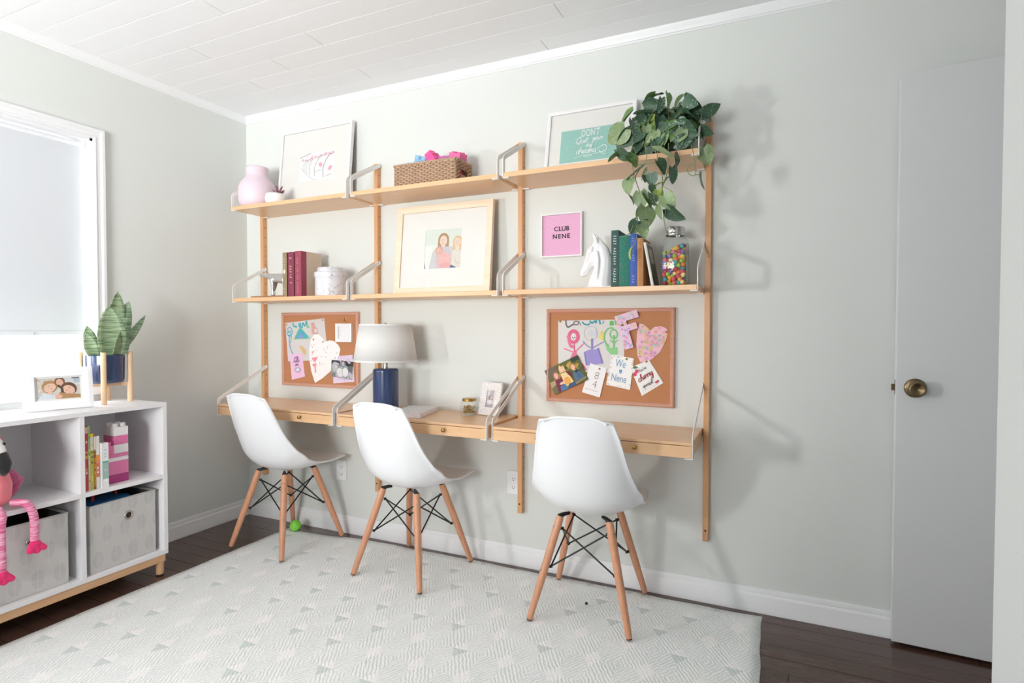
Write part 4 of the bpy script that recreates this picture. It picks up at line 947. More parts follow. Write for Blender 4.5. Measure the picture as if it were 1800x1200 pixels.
for i in range(16):
    a = rr.uniform(0, 2 * PI); r = rr.uniform(.01, .034)
    obj('leaf', blade(MB(), (-.016 + .4 * r * math.cos(a), .6 * r * math.sin(a), .046), (-.018 + 1.15 * r * math.cos(a), 1.1 * r * math.sin(a), .064 + rr.uniform(-.004, .012)), .0055), GRN, t, True)
for i in range(15):
    a = rr.uniform(0, 2 * PI); r = rr.uniform(.012, .042)
    obj('leaf', blade(MB(), (.024, 0, .046), (.026 + r * math.cos(a), r * math.sin(a), .066 + rr.uniform(0, .036)), .0034, .004), BUR, t, True)

# --- wicker basket, woven strand by strand
BX0, BX1, BY0, BY1, BH = 1.258, 1.612, -0.222, -0.058, 0.108
bk = thing('wicker_basket', 'woven brown wicker basket of toy bricks on the top middle shelf', 'basket', ((BX0 + BX1) / 2, (BY0 + BY1) / 2, T1 + EPS))
WK = mat('wicker', '#d0ae92', 0.7, var=0.35, vscale=60, bump=0.4, bscale=300); WK2 = mat('wicker_dark', '#ae886a', 0.75, var=0.35, vscale=60, bump=0.4, bscale=300)
bw, bd = (BX1 - BX0) / 2 - .008, (BY1 - BY0) / 2 - .008
def rect_path(step):
    out = []; per = [((-bw, -bd), (bw, -bd), (0, -1)), ((bw, -bd), (bw, bd), (1, 0)), ((bw, bd), (-bw, bd), (0, 1)), ((-bw, bd), (-bw, -bd), (-1, 0))]
    for a, b, nrm in per:
        ln = math.hypot(b[0] - a[0], b[1] - a[1]); k = max(2, round(ln / step / 2) * 2)
        for i in range(k): out.append((a[0] + (b[0] - a[0]) * i / k, a[1] + (b[1] - a[1]) * i / k, nrm, i))
    return out
stk = rect_path(0.0165)
mb = MB()
for i, (x, y, nrm, q) in enumerate(stk):
    if nrm == (1, 0) and abs(y) < .034: mb.tube([(x, y, .004), (x * 1.0, y, .034)], .0032, 6); mb.tube([(x, y, .076), (x, y, BH - .008)], .0032, 6)
    else: mb.tube([(x, y, .004), (x, y, BH - .008)], .0032, 6)
o = obj('stakes', mb, WK2, bk, True); o['kind'] = 'stuff'
nr = 11
for r in range(nr):
    z = .008 + (BH - .022) * r / (nr - 1); pts = []; n = len(stk)
    for i in range(n + 1):
        x, y, nrm, q = stk[i % n]; x2, y2, nrm2, q2 = stk[(i + 1) % n]
        s = 1 if (i + r) % 2 else -1
        pts.append((Vector((x + nrm[0] * s * .0052, y + nrm[1] * s * .0052, z)), nrm, y))
        if nrm == nrm2: pts.append((Vector(((x + x2) / 2, (y + y2) / 2, z + .0008)), nrm, (y + y2) / 2))
    segs, cur = [], []
    for p, nrm, y in pts:
        if nrm == (1, 0) and abs(y) < .034 and 4 <= r <= 6:
            if len(cur) > 1: segs.append(cur)
            cur = []
        else: cur.append(p)
    if len(cur) > 1: segs.append(cur)
    mb = MB()
    for sg in segs: mb.tube(sg, .0046, 6)
    obj('woven_strand', mb, WK, bk, True)
mb = MB(); rim = [Vector((x + nrm[0] * .002, y + nrm[1] * .002, BH - .006)) for x, y, nrm, q in rect_path(.006)]; n = len(rim)
for ph in (0, PI):
    pts = [rim[i % n] + Vector((0, 0, .0042 * math.sin(i * 1.2 + ph))) + (Vector((rim[i % n].x / bw, rim[i % n].y / bd, 0)) * .0042 * math.cos(i * 1.2 + ph)) for i in range(n + 1)]
    mb.tube(pts, .0044, 6)
obj('braided_rim', mb, WK, bk, True)
obj('base', MB().box((-bw, -bd, 0.0), (bw, bd, .006)), WK2, bk)
# toy bricks, standing loose in it
def brick(name, label, w, d, h, nx, ny, col, loc, rot, group, rs=None, hs=None):
    t = thing(name, label, 'toy brick', loc, 0, group); t.rotation_euler = rot
    m = bpy.data.materials.get('brick_' + col) or mat('brick_' + col, col, 0.35, spec=0.45)
    obj('brick_body', MB().box((-w / 2, -d / 2, 0), (w / 2, d / 2, h)), m, t, bevel=.0015)
    px, py = w / max(nx, 1), d / max(ny, 1); rs = rs or min(px, py) * .30; hs = hs or rs * .7
    for i in range(nx):
        for j in range(ny):
            obj('stud', MB().lathe([(0, hs), (rs * .85, hs), (rs, hs - rs * .15), (rs, -.0005)], 20), m, t, True, loc=(-w / 2 + px * (i + .5), -d / 2 + py * (j + .5), h))
    return t
R = math.radians; GB = 'toy bricks in the wicker basket'
brick('toy_brick', 'pale blue toy brick at the left end of the wicker basket', .062, .062, .038, 2, 2, '#b9dcf2', (1.324, -.146, T1 + .088), (R(6), R(-8), R(20)), GB)
brick('toy_brick', 'sky blue toy brick lying on its side in the wicker basket', .062, .062, .036, 2, 2, '#9fcdee', (1.368, -.150, T1 + .112), (R(70), R(10), R(35)), GB)
brick('toy_brick', 'third pale blue toy brick, mostly below the basket rim', .062, .062, .036, 2, 2, '#aed6f0', (1.384, -.120, T1 + .060), (R(12), R(6), R(-15)), GB)
brick('toy_brick', 'hot pink toy brick standing tilted above the basket rim', .062, .062, .040, 2, 2, '#f2559b', (1.434, -.160, T1 + .120), (R(-8), R(58), R(-12)), GB)
brick('toy_brick', 'magenta toy brick with studs up, right of the tilted pink one', .082, .062, .036, 3, 2, '#c065a4', (1.502, -.142, T1 + .098), (R(-6), R(4), R(5)), GB)
brick('toy_brick', 'pink toy brick slanting at the right end of the basket', .062, .062, .038, 2, 2, '#ec6ba6', (1.570, -.138, T1 + .110), (R(10), R(16), R(-4)), GB)
brick('toy_brick', 'crimson toy brick showing through the handle hole of the basket', .05, .05, .036, 1, 1, '#c9195f', (1.547, -.140, T1 + .036), (R(4), R(70), R(-8)), GB, .016, .014)

# --- books
def book(name, label, w, d, h, cover, loc, group, spine_art=None, tilt=0.0, board=None, side=None, lean=0.0):
    """spine faces -y; x = thickness, y = depth; origin at front-bottom middle"""
    t = thing(name, label, 'book', loc, 0, group); t.rotation_euler = (lean, tilt, 0)
    m = bpy.data.materials.get('cloth_' + cover) or mat('cloth_' + cover, cover, 0.65, spec=0.3, var=0.08, vscale=80, bump=0.15, bscale=500, bdist=0.0004)
    bm_ = mat('board_' + board, board, 0.75, var=0.05, vscale=60) if board else m
    bt = .0022
    obj('cover', MB().box((-w / 2, 0, 0), (-w / 2 + bt, d, h)).box((w / 2 - bt, 0, 0), (w / 2, d, h)), bm_, t, bevel=.0008)
    n = 6; arc = [(-w / 2 + w * i / n, -.0022 * math.sin(PI * i / n)) for i in range(n + 1)]
    obj('spine', MB().prism(arc + [(w / 2, .004), (-w / 2, .004)], 0, h, 'z'), m, t)
    if board: obj('spine_cloth', MB().box((w / 2, .001, 0.0002), (w / 2 + .0005, .038, h - .0002)).box((-w / 2 - .0005, .001, 0.0002), (-w / 2, .038, h - .0002)), m, t)
    obj('pages', MB().box((-w / 2 + bt, .004, .003), (w / 2 - bt, d - .004, h - .003)), M['page'], t)
    if spine_art: o = obj('spine_lettering', spine_art.mesh('lettering'), M['print'], t, loc=(0, -.0026, 0))
    if side: o = obj('cover_print', side.mesh('cover_print'), M['photo'], t, loc=(w / 2 + .0004, 0, 0), rot=(0, 0, PI / 2))
    return t
def spine_words(w, h, col, rows, bold=True):
    k = Ink(); rr = random.Random(int(h * 1e4) + int(w * 1e5))
    for z0, z1 in rows:
        n = max(3, int((z1 - z0) / (w * .32)))
        for i in range(n):
            z = z0 + (z1 - z0) * (i + .5) / n; q = w * rr.uniform(.12, .2)
            if rr.random() < .12: continue
            k.rect(-q, z - (z1 - z0) / n * .36, q, z - (z1 - z0) / n * .08, col)
            if rr.random() < .7: k.rect(-q, z - (z1 - z0) / n * .36, -q + w * .07, z + (z1 - z0) / n * .3, col)
    return k
BL = 'hardback books on the left shelf'
book('hardback_book', 'brown hardback book with faded gilt spine, left of the two maroon ones', .031, .150, .238, '#9b8468', (.5455, -.222, T2 + EPS), BL, spine_words(.031, .238, '#d8c8a4', [(.13, .22), (.02, .05)]).ell(0, .135, .007, .012, '#efe6cf'))
book('hardback_book', 'dark maroon hardback book with gilt lettering, middle of the three', .042, .150, .238, '#8a3f55', (.5905, -.222, T2 + EPS), BL, spine_words(.042, .238, '#d9a98c', [(.07, .215)]))
book('hardback_book', 'maroon spined hardback book with tan boards, beside the marbled box', .044, .150, .241, '#a14e60', (.6400, -.222, T2 + EPS), BL, spine_words(.03, .24, '#c98a86', [(.02, .21)]), board='#dcc7b2')
BR = 'books on the right shelf'
book('hardback_book', 'dark green hardback book with pale spine lettering, next to horse head', .032, .145, .232, '#3f5a58', (2.3505, -.205, T2 + EPS), BR, spine_words(.032, .232, '#cfd6cf', [(.02, .225)]))
k = Ink()
for i in range(40): k.ell(random.uniform(-.016, .016), random.uniform(.012, .195), .0016, .0025, random.choice(('#3d8a78', '#7a7468', '#96706a')), n=8)
book('hardback_book', 'teal green hardback book with speckled spine', .0445, .140, .208, '#2c7868', (2.3895, -.205, T2 + EPS), BR, k)
book('hardback_book', 'blue hardback book standing between teal and tan ones', .0285, .140, .213, '#4a62ad', (2.4268, -.205, T2 + EPS), BR, spine_words(.028, .213, '#8fa0da', [(.015, .05), (.085, .13), (.17, .2)]))
book('hardback_book', 'tan leather spined book with gilt marks', .024, .135, .194, '#c08c5c', (2.4535, -.205, T2 + EPS), BR, spine_words(.024, .194, '#a8683a', [(.012, .18)]))
k = Ink(); k.rect(0.004, .004, .120, .172, '#4a4d36').rect(.030, .095, .095, .155, '#b9b4a2').rect(.034, .099, .091, .151, '#cfcab9').rect(.027, .092, .030, .158, '#7d5a44')
for i in range(50): k.line([(random.uniform(.01, .115), .01), (random.uniform(.01, .115), random.uniform(.03, .085))], .003, random.choice(('#3c4a2c', '#5d6b3c', '#2e3824', '#77764f')))
book('paperback_book', 'slim white spined paperback leaning left against the tan book', .0105, .125, .178, '#e9e6e0', (2.5030, -.205, T2 + .0012), BR, None, R(-10.5), side=k)

# --- silver animal figurine on a wooden base
t = thing('animal_figurine', 'silver long-snouted animal figurine on a wooden base beside the brown book', 'figurine', (.400, -.165, T2 + EPS))
obj('base', MB().box((-.140, -.035, 0), (.120, .035, .0105)), wood('dark_wood_base', '#b58765', '#9a6c4e', 'X', .5), t, bevel=.002)
mb = MB(); Zf = .0105
chain(mb, [(-.101, 0, .119 + Zf, .0065), (-.085, 0, .121 + Zf, .0085), (-.060, 0, .118 + Zf, .0125), (-.030, 0, .110 + Zf, .0165), (.000, 0, .103 + Zf, .023, .8), (.030, 0, .098 + Zf, .027, .8), (.070, 0, .094 + Zf, .027, .85), (.098, 0, .092 + Zf, .024, .85)])
for y, dx in ((-.012, .002), (.012, -.014)):
    chain(mb, [(.004, y, .090 + Zf, .015), (.006 + dx * .4, y, .060 + Zf, .0095), (.004 + dx, y, .030 + Zf, .006), (.006 + dx, y, .006 + Zf, .0055), (-.003 + dx, y, .004 + Zf, .0048)])
for y, dx in ((-.012, .0), (.012, .010)):
    chain(mb, [(.090, y, .088 + Zf, .017), (.096 + dx * .3, y, .060 + Zf, .010), (.100 + dx * .3, y, .030 + Zf, .006), (.098 + dx * .3, y, .006 + Zf, .0055), (.091 + dx * .3, y, .004 + Zf, .0048)])
for s in (-1, 1): mb.sph((-.052, s * .010, .131 + Zf), (.005, .003, .007), 8, 6)
obj('animal_body', blob('animal_body', mb, .0022, 4), mat('silver_leaf', '#dcd9d6', .28, metal=.75, var=.12, vscale=40), t)

# --- marbled lidded box
mm, nt, p = new_mat('veined_marble'); tc = N(nt, 'ShaderNodeTexCoord')
nz = N(nt, 'ShaderNodeTexNoise'); nz.inputs['Scale'].default_value = 9; nz.inputs['Detail'].default_value = 4; L(nt, tc.outputs['Object'], nz.inputs['Vector'])
vm = N(nt, 'ShaderNodeVectorMath', operation='MULTIPLY_ADD'); L(nt, nz.outputs['Color'], vm.inputs[0]); vm.inputs[1].default_value = (.07, .07, .07); L(nt, tc.outputs['Object'], vm.inputs[2])
vo = N(nt, 'ShaderNodeTexVoronoi', feature='DISTANCE_TO_EDGE'); vo.inputs['Scale'].default_value = 26; L(nt, vm.outputs[0], vo.inputs['Vector'])
rg_ = N(nt, 'ShaderNodeMapRange'); rg_.inputs[1].default_value = 0.0; rg_.inputs[2].default_value = 0.022; L(nt, vo.outputs['Distance'], rg_.inputs[0])
L(nt, MIX(nt, rg_.outputs[0], H('#a3a0aa'), H('#e4e2e8')), p.inputs['Base Color']); p.inputs['Roughness'].default_value = .35
t = thing('lidded_box', 'round marbled grey and white box with lid beside the tan book', 'box', (.792, -.142, T2 + EPS))
obj('box_body', MB().lathe([(0, 0), (.076, 0), (.080, .003), (.080, .112), (.077, .114), (.074, .112), (.073, .004), (0, .004)], 40), mm, t, auto=40)
obj('lid', MB().lathe([(.0835, .100), (.0842, .103), (.0842, .124), (.081, .127), (.072, .128), (.069, .130), (.066, .150), (.064, .152), (0, .153), ], 40), mm, t, auto=40)

# --- white horse head
t = thing('horse_head', 'glossy white ceramic horse head bust looking left beside the green book', 'figurine', (2.262, -.130, T2 + EPS))
mb = MB()
chain(mb, [(.020, 0, .004, .072, .62), (.022, 0, .030, .066, .58), (.030, 0, .070, .057, .55), (.032, 0, .110, .052, .52), (.022, 0, .145, .046, .50), (.004, 0, .172, .036, .52), (-.008, 0, .184, .026, .6)])
chain(mb, [(-.004, 0, .176, .028, .72), (-.022, 0, .156, .034, .70), (-.036, 0, .130, .027, .72), (-.052, 0, .102, .0195, .8), (-.064, 0, .080, .0165, .9), (-.071, 0, .066, .0145, .95)])
mb.sph((-.016, 0, .140), (.030, .024, .032))
for s in (-1, 1):
    mb.sph((-.067, s * .011, .074), (.008, .006, .008), 10, 8); mb.sph((-.030, s * .023, .160), (.009, .006, .006), 10, 8)
    chain(mb, [(-.026, s * .022, .172, .006), (-.040, s * .021, .150, .005), (-.052, s * .016, .118, .004)])
    chain(mb, [(-.008, s * .015, .196, .010, .6), (-.012, s * .020, .214, .0095, .6), (-.018, s * .022, .230, .006, .6), (-.022, s * .022, .240, .0025, .6)])
    chain(mb, [(-.002, s * .020, .150, .010), (.006, s * .024, .118, .012), (.004, s * .027, .080, .012), (.0, s * .029, .040, .012)])
chain(mb, [(-.058, 0, .068, .010), (-.048, 0, .090, .010), (-.030, 0, .108, .010)])
for i in range(13):
    f = i / 12; x = .008 + .070 * f ** .8 - .012 * max(0, f - .6); z = .200 - .165 * f ** 1.15
    chain(mb, [(x - .004, 0, z + .004, .012, .8), (x + .012, .004 * (1 if i % 2 else -1), z - .010, .008, .9), (x + .016, .006 * (1 if i % 2 else -1), z - .030, .004, .9)], 8)
chain(mb, [(-.006, 0, .204, .008), (-.022, 0, .196, .007), (-.030, 0, .180, .004)])
mb.box((-.050, -.044, .0), (.094, .044, .010))
hm = blob('horse_body', mb, .0028, 5)
for v in hm.vertices:
    if v.co.x > 0: v.co.x *= .71
bm = bmesh.new(); bm.from_mesh(hm); bmesh.ops.bisect_plane(bm, geom=list(bm.verts) + list(bm.edges) + list(bm.faces), plane_co=(0, 0, .0006), plane_no=(0, 0, 1), clear_inner=True); bmesh.ops.holes_fill(bm, edges=[e for e in bm.edges if e.is_boundary], sides=0); bm.to_mesh(hm); bm.free()
obj('horse_body', hm, mat('white_glaze', '#f2f1f3', .16, spec=.5), t)

# --- glass jar of coloured beads
t = thing('glass_jar', 'square ribbed glass jar with metal lid at right end of middle shelf', 'jar', (2.578, -.140, T2 + EPS))
def rsq(a, r, n=6):
    out = []
    for q, (sx, sy) in enumerate(((1, 1), (-1, 1), (-1, -1), (1, -1))):
        for i in range(n + 1):
            th = PI / 2 * (q + i / n); out.append((sx * (a - r) + r * math.cos(th), sy * (a - r) + r * math.sin(th)))
    return out
def loft(mb, rings, cap0=True, cap1=False):
    vs = [[mb.bm.verts.new((x, y, z)) for x, y in ring] for ring, z in rings]
    for a, b in zip(vs, vs[1:]):
        for k in range(len(a)): mb.bm.faces.new((a[k], a[(k + 1) % len(a)], b[(k + 1) % len(a)], b[k]))
    if cap0: mb.bm.faces.new(vs[0][::-1])
    if cap1: mb.bm.faces.new(vs[-1])
    return mb
circ = lambda r: [(r * math.cos(2 * PI * (k + .5) / 28 - PI / 28 * 0), r * math.sin(2 * PI * (k + .5) / 28)) for k in range(28)]
obj('jar_glass', loft(MB(), [(rsq(.047, .012), 0), (rsq(.050, .014), .004), (rsq(.050, .014), .178), (rsq(.046, .020), .187), (rsq(.037, .030), .194), (circ(.035), .200), (circ(.035), .212)]), M['glass'], t, True)
mb = MB()
for i in range(22):
    u = -.036 + .072 * i / 21
    for fx, fy in ((u, -.0502), (u, .0502), (.0502, u), (-.0502, u)): mb.cyl((fx, fy, .010), (fx, fy, .172), .0011, n=6, caps=False)
o = obj('glass_ribs', mb, M['glass'], t, True); o['kind'] = 'stuff'
obj('lid', MB().lathe([(.0365, .203), (.0372, .205), (.0372, .211), (.036, .213), (.037, .216), (.0375, .232), (.035, .237), (.030, .238), (0, .238)], 36), mat('steel_lid', '#c9c8c6', .25, metal=1.0), t, auto=35)
rr = random.Random(21); mb = MB(); cl = []
pal = ['#e8576b', '#f2a33a', '#f6cf57', '#4fb4bd', '#8a6fb8', '#e98fb4', '#a9c850', '#ef7d3f', '#f5e0a4', '#3f9fb0', '#d3435c', '#f4bd4c']
pts = []
for tries in range(9000):
    z = rr.uniform(.013, .163); p_ = Vector((rr.uniform(-.0385, .0385), rr.uniform(-.0385, .0385), z))
    if z > .150 + .014 * math.sin(p_.x * 60): continue
    if all((p_ - q).length > .0128 for q in pts): pts.append(p_)
    if len(pts) > 330: break
cols = []
for p_ in pts:
    n0 = len(mb.bm.faces); mb.sph(p_, rr.uniform(.0078, .0098), 10, 7); cols += [H(rr.choice(pal))] * (len(mb.bm.faces) - n0)
me = mb.mesh('beads', True); at_ = me.color_attributes.new('ink', 'FLOAT_COLOR', 'CORNER')
for f, c in zip(me.polygons, cols):
    for li in f.loop_indices: at_.data[li].color = c
o = obj('bead', me, print_mat('bead_gloss', .3, .1), loc=(2.578, -.140, T2 + EPS)); o.name = 'coloured_beads'
tag(o, 'mixed bright coloured beads heaped inside the ribbed glass jar', 'beads', kind='stuff')

# --- trailing plant at top right
POTHOS=[
(2.419,-0.207,2.017,2.36,-0.195,1.972,0.8,'M'),(2.392,-0.218,1.95,2.326,-0.208,1.904,0.8,'P'),(2.42,-0.195,1.944,2.362,-0.194,1.887,0.6,'D'),(2.43,-0.254,1.962,2.446,-0.267,1.902,0.5,'S'),(2.5,-0.244,1.989,2.434,-0.236,1.998,0.5,'D'),(2.521,-0.228,2.022,2.46,-0.222,2.031,0.6,'D'),(2.507,-0.202,2.074,2.46,-0.191,2.061,0.4,'M'),(2.535,-0.205,2.064,2.507,-0.222,2.062,0.6,'D'),(2.564,-0.248,2.049,2.573,-0.261,2.008,0.5,'M'),(2.54,-0.246,2.034,2.529,-0.238,1.983,0.4,'S'),(2.616,-0.212,2.043,2.584,-0.219,2.012,0.8,'M'),(2.623,-0.241,2.019,2.664,-0.256,1.986,0.7,'D'),(2.633,-0.252,2.025,2.636,-0.24,2.046,0.5,'D'),(2.683,-0.2,1.97,2.746,-0.206,1.984,0.3,'D'),(2.572,-0.237,1.989,2.573,-0.24,1.933,0.45,'P'),(2.645,-0.202,1.992,2.576,-0.204,1.959,0.25,'P'),(2.503,-0.196,1.995,2.49,-0.214,1.915,0.55,'Y'),(2.532,-0.251,1.964,2.539,-0.255,1.9,0.7,'D'),(2.646,-0.211,1.946,2.69,-0.228,1.88,0.4,'M'),(2.678,-0.2,1.914,2.721,-0.205,1.885,0.35,'D'),(2.605,-0.252,1.915,2.663,-0.266,1.869,0.8,'D'),(2.44,-0.226,1.916,2.426,-0.225,1.838,0.4,'M'),(2.498,-0.232,1.887,2.427,-0.232,1.83,0.65,'D'),(2.523,-0.201,1.918,2.507,-0.197,1.855,0.4,'S'),(2.525,-0.275,1.83,2.603,-0.288,1.789,0.25,'P'),(2.63,-0.193,1.871,2.584,-0.18,1.813,0.25,'P'),(2.6,-0.275,1.812,2.612,-0.282,1.757,0.35,'D'),(2.692,-0.2,1.838,2.708,-0.195,1.78,0.95,'P'),(2.375,-0.275,1.855,2.424,-0.279,1.802,0.4,'D'),(2.378,-0.275,1.834,2.34,-0.276,1.811,0.25,'M'),(2.413,-0.275,1.823,2.454,-0.272,1.788,0.8,'M'),(2.595,-0.26,1.85,2.658,-0.252,1.865,0.5,'S'),(2.57,-0.219,1.915,2.569,-0.211,1.877,0.5,'P'),(2.457,-0.234,1.951,2.453,-0.229,1.913,0.4,'M'),(2.455,-0.148,1.999,2.496,-0.159,1.957,0.8,'D'),(2.526,-0.146,1.918,2.546,-0.151,1.863,0.7,'D'),(2.467,-0.175,1.943,2.446,-0.164,1.898,0.7,'D'),(2.542,-0.133,1.972,2.586,-0.126,1.942,0.7,'D'),(2.582,-0.168,2.011,2.611,-0.175,1.973,0.7,'D'),(2.466,-0.142,2.071,2.492,-0.138,2.026,0.8,'D'),(2.562,-0.139,2.063,2.543,-0.14,2.03,0.7,'M'),(2.611,-0.132,2.009,2.643,-0.142,1.966,0.8,'D'),(2.641,-0.175,2.024,2.674,-0.193,1.979,0.7,'D'),(2.53,-0.167,1.867,2.565,-0.185,1.832,0.6,'M'),(2.472,-0.131,1.885,2.491,-0.126,1.848,0.6,'D'),(2.612,-0.178,1.922,2.638,-0.19,1.871,0.7,'D'),(2.422,-0.151,2.016,2.459,-0.169,1.966,0.8,'D'),(2.528,-0.161,1.981,2.568,-0.175,1.942,0.8,'D'),(2.659,-0.145,1.976,2.673,-0.136,1.945,0.6,'M'),(2.477,-0.277,1.771,2.41,-0.267,1.732,0.7,'S'),(2.43,-0.276,1.731,2.42,-0.294,1.677,0.95,'P'),(2.492,-0.275,1.759,2.461,-0.26,1.732,0.8,'P'),(2.53,-0.269,1.79,2.561,-0.26,1.748,0.75,'D'),(2.515,-0.284,1.742,2.509,-0.281,1.697,1.15,'D'),(2.586,-0.274,1.757,2.589,-0.262,1.702,0.5,'D'),(2.553,-0.288,1.7,2.524,-0.287,1.694,0.7,'Y'),(2.555,-0.272,1.685,2.589,-0.259,1.674,0.6,'Y'),(2.531,-0.269,1.679,2.534,-0.26,1.642,0.9,'Y'),(2.509,-0.282,1.697,2.52,-0.272,1.67,0.9,'D'),(2.466,-0.269,1.678,2.472,-0.271,1.618,0.95,'P'),(2.474,-0.273,1.671,2.515,-0.293,1.623,0.6,'M'),(2.421,-0.27,1.671,2.447,-0.274,1.639,0.35,'M'),(2.561,-0.283,1.651,2.591,-0.283,1.602,1.0,'P'),(2.509,-0.288,1.665,2.529,-0.289,1.623,0.7,'S'),(2.535,-0.273,1.622,2.546,-0.272,1.568,0.6,'P'),(2.57,-0.269,1.606,2.621,-0.268,1.557,0.4,'D'),(2.486,-0.273,1.617,2.501,-0.289,1.544,0.7,'P'),(2.464,-0.285,1.611,2.451,-0.287,1.57,0.35,'M'),(2.456,-0.269,1.566,2.43,-0.263,1.522,0.7,'D'),(2.496,-0.273,1.564,2.457,-0.265,1.557,0.5,'D'),(2.468,-0.273,1.544,2.489,-0.288,1.502,0.8,'P'),(2.692,-0.271,1.728,2.688,-0.258,1.67,0.25,'D'),(2.575,-0.287,1.716,2.553,-0.291,1.696,0.5,'M'),(2.429,-0.288,1.806,2.454,-0.287,1.776,0.8,'M'),(2.482,-0.286,1.736,2.49,-0.294,1.708,0.6,'D'),(2.44,-0.275,1.461,2.426,-0.288,1.423,0.6,'Y'),(2.598,-0.275,1.521,2.578,-0.286,1.506,0.4,'M')
]
VINES= [[(2.481,-0.268,1.864),(2.487,-0.268,1.798),(2.447,-0.268,1.741),(2.463,-0.268,1.677),(2.47,-0.268,1.617),(2.445,-0.268,1.569),(2.426,-0.268,1.523),(2.394,-0.268,1.506)],[(2.533,-0.268,1.857),(2.53,-0.268,1.784),(2.549,-0.268,1.729),(2.546,-0.268,1.665),(2.535,-0.268,1.623),(2.501,-0.268,1.626),(2.519,-0.268,1.594),(2.495,-0.268,1.549)],[(2.572,-0.268,1.852),(2.567,-0.268,1.743),(2.549,-0.268,1.683),(2.562,-0.268,1.621),(2.562,-0.268,1.584),(2.555,-0.268,1.576),(2.563,-0.268,1.529),(2.569,-0.268,1.506)],[(2.655,-0.268,1.835),(2.667,-0.268,1.776),(2.67,-0.268,1.722),(2.65,-0.268,1.724),(2.64,-0.268,1.746),(2.65,-0.268,1.76),(2.666,-0.268,1.758)],[(2.67,-0.268,1.721),(2.682,-0.268,1.721),(2.692,-0.268,1.727)],[(2.453,-0.268,1.782),(2.506,-0.268,1.784),(2.53,-0.268,1.787)],[(2.434,-0.268,1.87),(2.431,-0.268,1.811),(2.441,-0.268,1.732),(2.425,-0.268,1.677)],[(2.452,-0.275,1.532),(2.455,-0.275,1.509),(2.45,-0.275,1.486),(2.44,-0.275,1.461)],[(2.672,-0.2,1.934),(2.681,-0.2,1.948),(2.683,-0.2,1.97)],[(2.579,-0.24,1.912),(2.594,-0.24,1.911),(2.6,-0.24,1.931),(2.63,-0.24,1.921),(2.644,-0.24,1.937)]]
def leaf_mat(name, a, b, vein, scale=60, thr=.55, back=None):
    m, nt, p = new_mat(name); tc = N(nt, 'ShaderNodeTexCoord'); n = N(nt, 'ShaderNodeTexNoise'); n.inputs['Scale'].default_value = scale; n.inputs['Detail'].default_value = 2; L(nt, tc.outputs['Object'], n.inputs['Vector'])
    r = N(nt, 'ShaderNodeMapRange'); r.inputs[1].default_value = thr; r.inputs[2].default_value = thr + .08; L(nt, n.outputs[0], r.inputs[0])
    sx = N(nt, 'ShaderNodeSeparateXYZ'); L(nt, tc.outputs['Object'], sx.inputs[0])
    md = MATH(nt, 'LESS_THAN', MATH(nt, 'ABSOLUTE', sx.outputs[0]), .012)
    c = MIX(nt, r.outputs[0], H(a), H(b)); c = MIX(nt, MATH(nt, 'MULTIPLY', md, .6), c, H(vein))
    oi = N(nt, 'ShaderNodeObjectInfo'); h = N(nt, 'ShaderNodeHueSaturation'); L(nt, c, h.inputs['Color']); L(nt, MATH(nt, 'ADD', .85, MATH(nt, 'MULTIPLY', oi.outputs['Random'], .3)), h.inputs['Value'])
    L(nt, h.outputs[0], p.inputs['Base Color']); p.inputs['Roughness'].default_value = .42; p.inputs['Specular IOR Level'].default_value = .4
    return m
LM = {'D': leaf_mat('leaf_dark', '#43604a', '#97ad9e', '#587858', 11, .60), 'M': leaf_mat('leaf_mid', '#5f7f45', '#7d9a62', '#7d9858', 6, .6), 'P': leaf_mat('leaf_pale', '#8a9f74', '#9fb08c', '#b7c49b', 5, .55), 'Y': leaf_mat('leaf_young', '#a9bf62', '#c3d081', '#d3dc9a', 5, .55), 'S': leaf_mat('leaf_silver', '#55735c', '#a5b8a8', '#6d8a6c', 9, .50)}
def leaf_mesh(seed):
    """heart leaf of unit length along +y, about 0.8 wide, cupped, with a drip tip"""
    rr = random.Random(seed); cup, dro = rr.uniform(.05, .22), rr.uniform(.05, .3)
    def f(u, v):
        s = 2 * u - 1
        w = .42 * (math.sin(PI * min(1, v * .93 + .07)) ** .62) * (1.12 - .55 * v) * 1.12
        y = v - .16 * (1 - v) ** 3 * abs(s) ** 1.3
        x = s * max(w, .002)
        return Vector((x, y, cup * abs(s) ** 1.6 * (w * 2) - dro * v * v + .02 * math.sin(v * 9 + seed) * s))
    me = MB().grid(f, 6, 8).mesh('leaf', True); return me
LEAVES = [leaf_mesh(i) for i in range(5)]
pl = thing('trailing_plant', 'leafy trailing houseplant with heart shaped silver-flecked leaves at top right', 'plant', (2.560, -.150, T1 + EPS))
P0 = Vector(pl.location)
obj('pot', MB().lathe([(0, 0), (.050, 0), (.054, .003), (.066, .098), (.068, .104), (.065, .106), (.062, .100), (.060, .088), (0, .086)], 32), mat('dark_pot', '#2d362c', .6), pl, True)
CAMP = Vector((2.9474, -2.4935, 1.1477)); rr = random.Random(31); mkey = {}
